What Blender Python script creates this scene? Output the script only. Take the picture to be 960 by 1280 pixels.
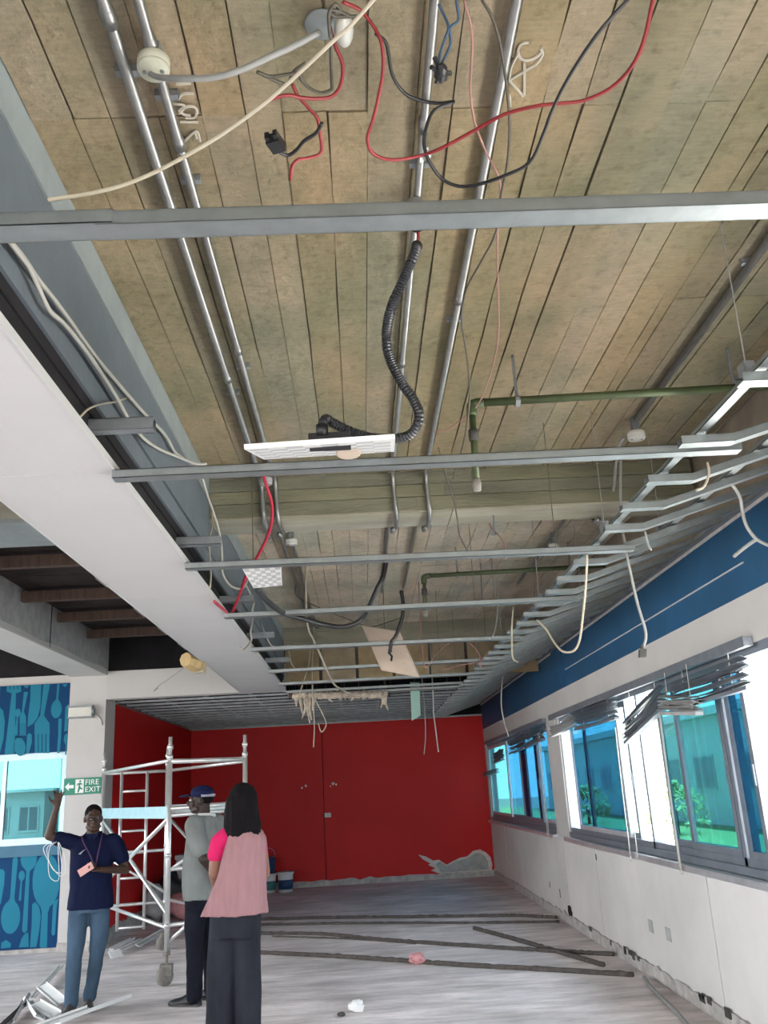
import bpy, bmesh, math, random
import numpy as np
from mathutils import Vector, Matrix, noise
random.seed(7)
scene = bpy.context.scene
COL = scene.collection
for o in list(bpy.data.objects): bpy.data.objects.remove(o)

# ------------------------------------------------------------------ camera
PITCH, YAW, ROLL = math.radians(17.35), math.radians(2.22), math.radians(-3.21)
def cam_axes():
    cp, sp = math.cos(PITCH), math.sin(PITCH)
    f = Vector((0, cp, sp)); u = Vector((0, -sp, cp)); r = Vector((1, 0, 0))
    cr, sr = math.cos(ROLL), math.sin(ROLL)
    r, u = cr*r + sr*u, -sr*r + cr*u
    cy, sy = math.cos(YAW), math.sin(YAW)
    m = Matrix(((cy, sy, 0), (-sy, cy, 0), (0, 0, 1)))
    return m @ r, m @ u, m @ f
cr_, cu_, cf_ = cam_axes()
cam = bpy.data.objects.new('camera', bpy.data.cameras.new('camera'))
COL.objects.link(cam)
cam.matrix_world = Matrix(((cr_.x, cu_.x, -cf_.x, 0), (cr_.y, cu_.y, -cf_.y, 0), (cr_.z, cu_.z, -cf_.z, 1.65), (0, 0, 0, 1)))
cam.data.sensor_width = 36; cam.data.lens = 1110/1280*36; cam.data.clip_start = .05; cam.data.clip_end = 400
scene.camera = cam

# ------------------------------------------------------------------ sky, daylight, exposure
scene.view_settings.view_transform = 'Standard'; scene.view_settings.look = 'None'
scene.view_settings.gamma = 1; scene.view_settings.use_curve_mapping = False
scene.view_settings.exposure = -0.36
SKY = 14.0
w = bpy.data.worlds.new('sky'); scene.world = w; w.use_nodes = True
nt = w.node_tree; nt.nodes.clear()
tc = nt.nodes.new('ShaderNodeTexCoord'); sep = nt.nodes.new('ShaderNodeSeparateXYZ'); rp = nt.nodes.new('ShaderNodeValToRGB')
bg = nt.nodes.new('ShaderNodeBackground'); out = nt.nodes.new('ShaderNodeOutputWorld')
rp.color_ramp.elements[0].position = 0.0; rp.color_ramp.elements[0].color = (.98, .99, 1, 1)
rp.color_ramp.elements[1].position = 1.0; rp.color_ramp.elements[1].color = (.70, .84, 1, 1)
nt.links.new(tc.outputs['Generated'], sep.inputs[0]); nt.links.new(sep.outputs['Z'], rp.inputs[0])
nt.links.new(rp.outputs[0], bg.inputs[0]); nt.links.new(bg.outputs[0], out.inputs[0]); bg.inputs[1].default_value = SKY
def portal(name, loc, rot, sx, sy):      # guides sky light through a real opening; emits nothing itself
    l = bpy.data.lights.new(name, 'AREA'); l.shape = 'RECTANGLE'; l.size = sx; l.size_y = sy
    l.cycles.is_portal = True
    o = bpy.data.objects.new(name, l); COL.objects.link(o); o.location = loc; o.rotation_euler = rot
R90 = math.pi/2
sun = bpy.data.lights.new('sun', 'SUN'); sun.energy = 90.0; sun.angle = math.radians(3); sun.color = (1, .96, .90)
so_ = bpy.data.objects.new('sun', sun); COL.objects.link(so_); so_.rotation_euler = Vector((-.20, .10, -.97)).to_track_quat('-Z', 'Y').to_euler()
portal('daylight_right', (2.62, 7.0, 1.7), (0, R90, 0), 1.5, 22)
portal('daylight_rear', (-3.2, -4.3, 1.7), (R90, 0, 0), 12, 3.2)
portal('daylight_left', (-9.2, 4.0, 1.7), (0, -R90, 0), 1.7, 16)
scene.cycles.max_bounces = 8; scene.cycles.diffuse_bounces = 5; scene.cycles.transparent_max_bounces = 12
scene.cycles.sample_clamp_indirect = 6

# ------------------------------------------------------------------ materials
MATS = {}
def mat(name, col, rough=.6, metal=0.0, var=.10, scale=6.0, bump=.0, bscale=40.0, stretch=(1, 1, 1), rnd=0.0, col2=None, spec=.5, det=5):
    m = bpy.data.materials.new(name); m.use_nodes = True; MATS[name] = m
    t = m.node_tree; b = t.nodes['Principled BSDF']; L = t.links.new
    b.inputs['Roughness'].default_value = rough; b.inputs['Metallic'].default_value = metal
    b.inputs['Specular IOR Level'].default_value = spec
    tc = t.nodes.new('ShaderNodeTexCoord'); mp = t.nodes.new('ShaderNodeMapping'); mp.inputs['Scale'].default_value = stretch
    L(tc.outputs['Object'], mp.inputs[0])
    n = t.nodes.new('ShaderNodeTexNoise'); n.inputs['Scale'].default_value = scale; n.inputs['Detail'].default_value = det; n.inputs['Roughness'].default_value = .6
    L(mp.outputs[0], n.inputs['Vector'])
    r = t.nodes.new('ShaderNodeValToRGB'); r.color_ramp.elements[0].position = .3; r.color_ramp.elements[1].position = .72
    c2 = col2 or tuple(min(1, c*(1+var)) for c in col); c1 = col if col2 else tuple(c*(1-var) for c in col)
    r.color_ramp.elements[0].color = (*c1, 1); r.color_ramp.elements[1].color = (*c2, 1)
    L(n.outputs['Fac'], r.inputs[0]); src = r.outputs[0]
    if rnd:
        oi = t.nodes.new('ShaderNodeObjectInfo'); hs = t.nodes.new('ShaderNodeHueSaturation'); mr = t.nodes.new('ShaderNodeMapRange')
        mr.inputs['To Min'].default_value = 1-rnd; mr.inputs['To Max'].default_value = 1+rnd
        L(oi.outputs['Random'], mr.inputs['Value']); L(mr.outputs[0], hs.inputs['Value'])
        m2 = t.nodes.new('ShaderNodeMath'); m2.operation = 'MULTIPLY'; m2.inputs[1].default_value = 7.31; fr = t.nodes.new('ShaderNodeMath'); fr.operation = 'FRACT'
        m3 = t.nodes.new('ShaderNodeMapRange'); m3.inputs['To Min'].default_value = .75; m3.inputs['To Max'].default_value = 1.15
        L(oi.outputs['Random'], m2.inputs[0]); L(m2.outputs[0], fr.inputs[0]); L(fr.outputs[0], m3.inputs['Value']); L(m3.outputs[0], hs.inputs['Saturation'])
        L(src, hs.inputs['Color']); src = hs.outputs[0]
    L(src, b.inputs['Base Color'])
    if bump:
        n2 = t.nodes.new('ShaderNodeTexNoise'); n2.inputs['Scale'].default_value = bscale; n2.inputs['Detail'].default_value = 4
        L(mp.outputs[0], n2.inputs['Vector']); bp = t.nodes.new('ShaderNodeBump'); bp.inputs['Strength'].default_value = bump; bp.inputs['Distance'].default_value = .02
        L(n2.outputs['Fac'], bp.inputs['Height']); L(bp.outputs[0], b.inputs['Normal'])
    return m
def glass(name, tint, rough=.0):
    m = bpy.data.materials.new(name); m.use_nodes = True; MATS[name] = m
    t = m.node_tree; t.nodes.clear(); L = t.links.new
    o = t.nodes.new('ShaderNodeOutputMaterial'); tr = t.nodes.new('ShaderNodeBsdfTransparent'); gl = t.nodes.new('ShaderNodeBsdfGlossy')
    nz = t.nodes.new('ShaderNodeTexNoise'); nz.inputs['Scale'].default_value = 3; mxc = t.nodes.new('ShaderNodeMix'); mxc.data_type = 'RGBA'
    mxc.inputs['A'].default_value = (*tint, 1); mxc.inputs['B'].default_value = (*[min(1, c*1.12) for c in tint], 1)
    L(nz.outputs['Fac'], mxc.inputs['Factor']); L(mxc.outputs['Result'], tr.inputs[0])
    gl.inputs['Roughness'].default_value = .05; gl.inputs[0].default_value = (.9, .95, 1, 1)
    mx = t.nodes.new('ShaderNodeMixShader'); fr = t.nodes.new('ShaderNodeLayerWeight'); fr.inputs[0].default_value = .035
    L(fr.outputs['Facing'], mx.inputs[0]); L(tr.outputs[0], mx.inputs[1]); L(gl.outputs[0], mx.inputs[2]); L(mx.outputs[0], o.inputs[0])
    return m

def formwork_mat(name, c1, c2, stain, rnd):
    m = mat(name, c1, .92, 0, .2, .9, .55, 26, (1, 1, 1), rnd=rnd, col2=c2, spec=.2)
    t = m.node_tree; L = t.links.new; b = t.nodes['Principled BSDF']; src = b.inputs['Base Color'].links[0].from_socket
    tc = t.nodes.new('ShaderNodeTexCoord')
    def layer(src, stretch, sc, lo, hi, p0, p1, det=6):
        mp = t.nodes.new('ShaderNodeMapping'); mp.inputs['Scale'].default_value = stretch; L(tc.outputs['Object'], mp.inputs[0])
        n = t.nodes.new('ShaderNodeTexNoise'); n.inputs['Scale'].default_value = sc; n.inputs['Detail'].default_value = det; n.inputs['Roughness'].default_value = .62; L(mp.outputs[0], n.inputs['Vector'])
        r = t.nodes.new('ShaderNodeValToRGB'); r.color_ramp.elements[0].position = p0; r.color_ramp.elements[1].position = p1
        r.color_ramp.elements[0].color = (*lo, 1); r.color_ramp.elements[1].color = (*hi, 1); L(n.outputs['Fac'], r.inputs[0])
        mx = t.nodes.new('ShaderNodeMix'); mx.data_type = 'RGBA'; mx.blend_type = 'MULTIPLY'; mx.inputs['Factor'].default_value = 1
        L(src, mx.inputs['A']); L(r.outputs[0], mx.inputs['B']); return mx.outputs['Result']
    s_ = layer(src, (1.6, 9, 1), 9, (.87, .86, .85), (1.07, 1.07, 1.07), .3, .7)
    s_ = layer(s_, (1, .8, 1), 2.6, stain, (1.10, 1.06, 1.0), .3, .6); s_ = layer(s_, (1.3, .5, 1), 1.3, (.86, .92, .88), (1.10, 1.03, .97), .38, .62, 3)
    s_ = layer(s_, (1, 1, 1), 17, (.72, .72, .70), (1.05, 1.05, 1.05), .25, .48)
    L(s_, b.inputs['Base Color']); return m
formwork_mat('board_concrete', (.22, .182, .128), (.195, .178, .130), (.74, .78, .70), .06)
formwork_mat('board_grey', (.50, .435, .37), (.46, .43, .36), (.72, .70, .68), .08)
mat('beam_concrete', (0.31, 0.29, 0.22), .9, 0, .25, 3, .5, 28, (.5, 2, 2.4), rnd=.10)
mat('beam_shade_stain', (.165, .16, .105), .9, 0, .3, 3, .5, 28, (.5, 2, 2.4), rnd=.10)  # beam concrete darkened to paint shade on the front face, with greenish staining
mat('slab_dark', (.24, .20, .15), .95, 0, .2, 4, .4, 30)
mat('void_dark', (.020, .019, .021), .9, 0, .25, 3, spec=.1)  # near-black; in the gap above the soffit it stands for shade
mat('painted_beam', (0.1, 0.12, 0.14), .6, 0, .10, 5, .15, 20)
mat('painted_pale', (0.24, 0.27, 0.27), .6, 0, .12, 6, .15, 20)
mat('soffit_white', (0.54, 0.53, 0.53), .7, 0, .03, 1.5, .05, 30)
mat('wall_white', (0.52, 0.505, 0.49), .75, 0, .07, 1.2, .06, 25)
mat('wall_white_soft', (0.5, 0.5, 0.5), .75, 0, .05, 1.6, .05, 25)
mat('sill_panel', (.60, .585, .56), .75, 0, .10, 1.1, .05, 25, rnd=.04)
mat('blue_paint', (0.01, 0.075, 0.17), .55, 0, .18, 1.6, .05, 12, spec=.4)
mat('red_paint', (0.5, 0.012, 0.012), .5, 0, .07, 1.3, .04, 16, spec=.18)
mat('plaster_grey', (.36, .37, .36), .9, 0, .2, 8, .4, 30)
mat('paper_torn', (.60, .56, .53), .9, 0, .15, 15, .3, 60)
mat('skirt_rough', (.42, .40, .38), .9, 0, .3, 9, .5, 40)
def floor_mat():
    m = mat('floor_dusty', (.81, .745, .74), .9, 0, .2, .9, .25, 14, spec=.2)
    t = m.node_tree; L = t.links.new; b = t.nodes['Principled BSDF']
    src = b.inputs['Base Color'].links[0].from_socket
    tc = t.nodes.new('ShaderNodeTexCoord'); mp = t.nodes.new('ShaderNodeMapping'); mp.inputs['Scale'].default_value = (.55, 2.2, 1)
    L(tc.outputs['Object'], mp.inputs[0])
    n = t.nodes.new('ShaderNodeTexNoise'); n.inputs['Scale'].default_value = 2.2; n.inputs['Detail'].default_value = 8; n.inputs['Roughness'].default_value = .68; L(mp.outputs[0], n.inputs['Vector'])
    r = t.nodes.new('ShaderNodeValToRGB'); r.color_ramp.elements[0].position = .34; r.color_ramp.elements[1].position = .66
    r.color_ramp.elements[0].color = (.66, .64, .62, 1); r.color_ramp.elements[1].color = (1.18, 1.17, 1.16, 1); L(n.outputs['Fac'], r.inputs[0])
    mx = t.nodes.new('ShaderNodeMix'); mx.data_type = 'RGBA'; mx.blend_type = 'MULTIPLY'; mx.inputs['Factor'].default_value = 1
    L(src, mx.inputs['A']); L(r.outputs[0], mx.inputs['B']); L(mx.outputs['Result'], b.inputs['Base Color'])
floor_mat()
mat('galvanised', (0.27, 0.295, 0.3), .42, .75, .12, 12, .05, 40)
mat('galvanised_dark', (.25, .27, .29), .5, .6, .2, 8, .08, 40)
mat('conduit_steel', (0.3, 0.3, 0.29), .38, .8, .14, 18)
mat('aluminium', (.74, .74, .73), .32, .7, .08, 14)
mat('aluminium_blue', (.42, .55, .60), .4, .5, .1, 10)
mat('window_frame', (.20, .23, .27), .45, .4, .12, 8)
mat('window_frame_pale', (.55, .58, .60), .4, .4, .1, 8)
mat('sill_metal', (.62, .63, .65), .3, .6, .15, 6)
glass('glass_teal', (.09, .235, .315)); glass('glass_pale', (.16, .32, .35)); glass('glass_left', (.20, .365, .385)); glass('glass_clear', (.84, .98, 1.0))
mat('blind_slat', (.17, .19, .22), .5, .3, .15, 10)
mat('blind_pale', (.36, .36, .36), .6, 0, .15, 10)
mat('green_pipe', (.055, .075, .03), .5, .2, .3, 9)
mat('black_plastic', (.012, .012, .014), .45, 0, .2, 20)
mat('corrugated', (.018, .019, .024), .38, 0, .2, 20)
mat('black_cable', (.014, .014, .016), .45, 0, .2, 10)
mat('dark_cable', (.07, .06, .045), .6, 0, .2, 10)
mat('grey_cable', (.27, .27, .26), .6, 0, .12, 10)
mat('cream_cable', (.44, .39, .30), .6, 0, .1, 10)
mat('white_cable', (.50, .48, .43), .55, 0, .1, 10)
mat('red_cable', (0.22, 0.015, 0.02), .5, 0, .15, 10)
mat('crimson_cable', (0.42, 0.012, 0.045), .45, 0, .1, 10)
mat('pink_cable', (0.3, 0.15, 0.13), .6, 0, .1, 10)
mat('blue_cable', (.03, .07, .13), .5, 0, .1, 10)
mat('white_plastic', (.62, .61, .55), .5, 0, .05, 10)
mat('cream_plastic', (.55, .54, .42), .5, 0, .08, 10)
mat('tan_board', (.50, .40, .32), .8, 0, .08, 5, .05, 40)
mat('tan_wood', (.50, .36, .17), .7, 0, .15, 7, .1, 30, (1, 6, 1))
mat('green_board', (.30, .47, .40), .7, 0, .1, 5)
mat('brown_board', (0.26, 0.19, 0.1), .85, 0, .25, 5, .1, 30, rnd=.15)
mat('timber_dark', (.09, .055, .042), .85, 0, .3, 5, .1, 30, (6, 1, 1))
mat('foam_torn', (.50, .42, .34), .95, 0, .35, 14, .6, 50)
mat('sign_green', (.0, .20, .125), .45, 0, .06, 8)
mat('sign_white', (.80, .82, .80), .5, 0, .03, 8)
mat('mural_navy', (0.004, 0.045, 0.13), .6, 0, .08, 3, spec=0.12)
mat('mural_cyan', (0.018, 0.18, 0.27), .6, 0, .05, 3, spec=0.12)
mat('mural_ledge', (.02, .12, .20), .5, 0, .1, 4)
mat('check_light', (.74, .73, .71), .6, 0, .03, 8)
mat('check_grey', (.46, .46, .47), .6, 0, .05, 8)
mat('chalk', (.52, .48, .40), 1, 0, .1, 30)
mat('floor_cord', (.085, .073, .066), .95, 0, .4, 22, .5, 60)
mat('debris_white', (.74, .74, .73), .7, 0, .06, 6)
mat('debris_grey', (.36, .36, .36), .7, 0, .2, 9)
mat('bucket_white', (.66, .68, .68), .45, 0, .05, 8)
mat('bucket_blue', (.015, .05, .13), .4, 0, .15, 8)
mat('bucket_teal', (.05, .19, .20), .4, 0, .15, 8)
mat('pink_wrapper', (.55, .26, .27), .6, 0, .2, 30)
mat('rubber_dark', (.05, .048, .045), .8, 0, .3, 20)
mat('castor_dusty', (.20, .185, .165), .85, 0, .3, 25)
mat('skin_dark', (.055, .030, .021), .5, 0, .12, 14, spec=0.3)
mat('skin_deep', (.032, .019, .015), .5, 0, .12, 14, spec=0.3)
mat('skin_brown', (.20, .095, .065), .5, 0, .1, 14, spec=0.3)
mat('palm_light', (.38, .21, .16), .6, 0, .1, 14)
mat('eye_white', (.6, .58, .54), .3, 0, .03, 10)
mat('hair_black', (.005, .004, .005), .8, 0, .4, 60, .6, 160, (1, 1, .15), spec=0.12)
mat('navy_shirt', (0.005, 0.008, 0.032), .85, 0, .15, 9, .15, 120, spec=0.12)
mat('jeans', (0.05, 0.085, 0.13), .9, 0, .30, 5, .2, 160, (1, 1, .5), spec=0.12)
mat('grey_shirt', (0.17, 0.185, 0.18), .9, 0, .10, 9, .15, 140, spec=0.12)
mat('collar_pale', (.52, .53, .52), .9, 0, .06, 9)
mat('black_trousers', (.007, .008, .014), .85, 0, .3, 9, .1, 120, spec=0.12)
mat('charcoal_trousers', (0.018, 0.02, 0.027), .9, 0, .35, 7, .2, 160, (1, 1, .4), spec=0.12)
mat('pink_vest', (0.27, 0.15, 0.16), .9, 0, .10, 16, .2, 130, (2, 2, .35), spec=0.12)
mat('hot_pink', (0.5, 0.016, 0.1), .85, 0, .08, 9, spec=0.12)
mat('shoe_black', (.010, .010, .012), .5, 0, .2, 12)
mat('shoe_brown', (.07, .06, .055), .6, 0, .2, 12)
mat('cap_navy', (.009, .013, .05), .8, 0, .15, 12, spec=0.12)
mat('cap_grey', (.28, .28, .33), .8, 0, .1, 12)
mat('lanyard', (.06, .015, .07), .7, 0, .1, 12)
mat('phone_pink', (.62, .33, .30), .5, 0, .05, 10)
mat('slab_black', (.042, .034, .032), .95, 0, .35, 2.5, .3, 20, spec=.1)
mat('dry_earth', (.17, .16, .14), .95, 0, .3, 2)
mat('grass', (0.17, 0.24, 0.1), .95, 0, .4, 2.5, .3, 8)
mat('paving', (.55, .54, .51), .9, 0, .15, 2)
mat('facade_pale', (.50, .51, .50), .85, 0, .08, 2)
mat('facade_cream', (.40, .35, .27), .85, 0, .08, 2)
mat('facade_window', (.10, .13, .15), .3, 0, .2, 2)
mat('leaf_green', (.24, .33, .16), .9, 0, .5, 3)

# ------------------------------------------------------------------ mesh helpers
class MB:
    def __init__(s): s.v = []; s.f = []
    def add(s, vs, fs):
        n = len(s.v); s.v += [tuple(p) for p in vs]; s.f += [tuple(i+n for i in f) for f in fs]; return s
    def box(s, x0, y0, z0, x1, y1, z1):
        v = [(x0,y0,z0),(x1,y0,z0),(x1,y1,z0),(x0,y1,z0),(x0,y0,z1),(x1,y0,z1),(x1,y1,z1),(x0,y1,z1)]
        return s.add(v, [(0,3,2,1),(4,5,6,7),(0,1,5,4),(1,2,6,5),(2,3,7,6),(3,0,4,7)])
    def obox(s, c, a, b, d):
        c, a, b, d = Vector(c), Vector(a), Vector(b), Vector(d)
        v = [c-a-b-d, c+a-b-d, c+a+b-d, c-a+b-d, c-a-b+d, c+a-b+d, c+a+b+d, c-a+b+d]
        return s.add(v, [(0,3,2,1),(4,5,6,7),(0,1,5,4),(1,2,6,5),(2,3,7,6),(3,0,4,7)])
    def bar(s, p, q, wd, h, up=(0,0,1)):          # rectangular bar between two points
        p, q = Vector(p), Vector(q); d = q-p; u = Vector(up); x = d.cross(u)
        if x.length < 1e-6: x = d.cross(Vector((1,0,0)))
        x.normalize(); y = x.cross(d).normalized()
        return s.obox((p+q)/2, d/2, x*wd/2, y*h/2)
    def tube(s, pts, r, n=8, cap=True):
        P = [Vector(p) for p in pts]; m = len(P)
        rr = r if isinstance(r, (list, tuple)) else [r]*m
        T = [((P[min(i+1,m-1)]-P[max(i-1,0)]).normalized()) for i in range(m)]
        ref = Vector((0,0,1)) if abs(T[0].z) < .9 else Vector((1,0,0))
        N = T[0].cross(ref).normalized(); vs = []
        for i in range(m):
            N = (N - T[i]*N.dot(T[i]))
            if N.length < 1e-6: N = T[i].orthogonal()
            N.normalize(); B = T[i].cross(N)
            for k in range(n):
                a = 2*math.pi*k/n; vs.append(P[i] + (N*math.cos(a)+B*math.sin(a))*rr[i])
        fs = []
        for i in range(m-1):
            for k in range(n):
                k2 = (k+1) % n; fs.append((i*n+k, i*n+k2, (i+1)*n+k2, (i+1)*n+k))
        if cap: fs.append(tuple(reversed(range(n)))); fs.append(tuple((m-1)*n+k for k in range(n)))
        return s.add(vs, fs)
    def lathe(s, prof, c, n=20, ax=(0,0,1)):      # profile of (radius, height) along an axis
        a = Vector(ax).normalized(); x = a.orthogonal().normalized(); y = a.cross(x); c = Vector(c); vs = []; m = len(prof)
        for (r, h) in prof:
            for k in range(n):
                t = 2*math.pi*k/n; vs.append(c + a*h + (x*math.cos(t)+y*math.sin(t))*max(r, 1e-4))
        fs = [(i*n+k, i*n+(k+1)%n, (i+1)*n+(k+1)%n, (i+1)*n+k) for i in range(m-1) for k in range(n)]
        fs.append(tuple(reversed(range(n)))); fs.append(tuple((m-1)*n+k for k in range(n)))
        return s.add(vs, fs)
    def ball(s, c, r, n=14, m=9, rot=None):
        r = r if isinstance(r, (list, tuple)) else (r, r, r); c = Vector(c); vs = [];
        for i in range(m+1):
            ph = math.pi*i/m
            for k in range(n):
                t = 2*math.pi*k/n
                p = Vector((r[0]*max(math.sin(ph),1e-3)*math.cos(t), r[1]*max(math.sin(ph),1e-3)*math.sin(t), r[2]*math.cos(ph)))
                if rot is not None: p = rot @ p
                vs.append(c+p)
        fs = [(i*n+k, (i+1)*n+k, (i+1)*n+(k+1)%n, i*n+(k+1)%n) for i in range(m) for k in range(n)]
        fs.append(tuple(range(n))); fs.append(tuple(reversed([m*n+k for k in range(n)])))
        return s.add(vs, fs)
    def prism(s, poly, o, ux, uy, ex):            # flat outline in a plane, extruded by ex
        o, ux, uy, ex = Vector(o), Vector(ux), Vector(uy), Vector(ex); n = len(poly)
        a = [o+ux*p[0]+uy*p[1] for p in poly]; b = [p+ex for p in a]
        return s.add(a+b, [tuple(range(n)), tuple(reversed(range(n, 2*n)))] + [(i, n+i, n+(i+1)%n, (i+1)%n) for i in range(n)])
    def loft(s, rings):
        n = len(rings[0]); vs = [p for r in rings for p in r]; m = len(rings)
        fs = [(i*n+k, i*n+(k+1)%n, (i+1)*n+(k+1)%n, (i+1)*n+k) for i in range(m-1) for k in range(n)]
        fs.append(tuple(reversed(range(n)))); fs.append(tuple((m-1)*n+k for k in range(n)))
        return s.add(vs, fs)
    def mesh(s, name):
        me = bpy.data.meshes.new(name); me.from_pydata([tuple(p) for p in s.v], [], s.f); me.update()
        b = bmesh.new(); b.from_mesh(me); bmesh.ops.recalc_face_normals(b, faces=b.faces); b.to_mesh(me); b.free()
        return me
    def build(s, name, m, parent=None, smooth=False, kind=None):
        me = s.mesh(name); return link(name, me, m, parent, smooth, kind)
def link(name, me, m, parent=None, smooth=False, kind=None):
    me.materials.clear(); me.materials.append(MATS[m] if isinstance(m, str) else m)
    if smooth: me.shade_smooth()
    o = bpy.data.objects.new(name, me); COL.objects.link(o)
    if parent is not None:
        o.parent = parent; o.matrix_parent_inverse = world_of(parent).inverted()
    else:                                          # origin at the base of a thing that is one mesh
        co = np.array([v.co[:] for v in me.vertices]); c = (co.min(0)+co.max(0))/2; c[2] = co[:, 2].min()
        me.transform(Matrix.Translation(-Vector(c))); o.location = Vector(c)
    if kind: o['kind'] = kind
    return o
def world_of(o):
    m = Matrix.Translation(o.location)
    return world_of(o.parent) @ o.matrix_parent_inverse @ m if o.parent else m
def tag(o, label=None, cat=None, group=None, kind=None):
    if label: o['label'] = label
    if cat: o['category'] = cat
    if group: o['group'] = group
    if kind: o['kind'] = kind
    return o
def thing(name, loc, label=None, cat=None, group=None, kind=None):
    o = bpy.data.objects.new(name, None); COL.objects.link(o); o.location = loc; o.empty_display_size = .1
    return tag(o, label, cat, group, kind)
def struct(name, mb, m): return mb.build(name, m, None, False, 'structure')
def sm(pts, k=5):                                  # Catmull-Rom smoothing
    P = [Vector(p) for p in pts]; P = [P[0]*2-P[1]] + P + [P[-1]*2-P[-2]]; o = []
    for i in range(1, len(P)-2):
        for j in range(k):
            t = j/k; a, b, c, d = P[i-1:i+3]
            o.append(.5*((2*b)+(c-a)*t+(2*a-5*b+4*c-d)*t*t+(3*b-a-3*c+d)*t**3))
    o.append(P[-2]); return o
def channel(mb, p, q, wd=.065, h=.035, t=.003):     # U channel, open upwards, lipped
    p, q = Vector(p), Vector(q); d = (q-p); x = d.cross(Vector((0,0,1))).normalized(); u = x.cross(d).normalized(); c = (p+q)/2
    mb.obox(c+u*t/2, d/2, x*wd/2, u*t/2)
    for s_ in (-1, 1):
        mb.obox(c+x*s_*(wd/2-t/2)+u*h/2, d/2, x*t/2, u*h/2)
        mb.obox(c+x*s_*(wd/2-.007)+u*(h-t/2), d/2, x*.007, u*t/2)
    return mb
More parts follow.
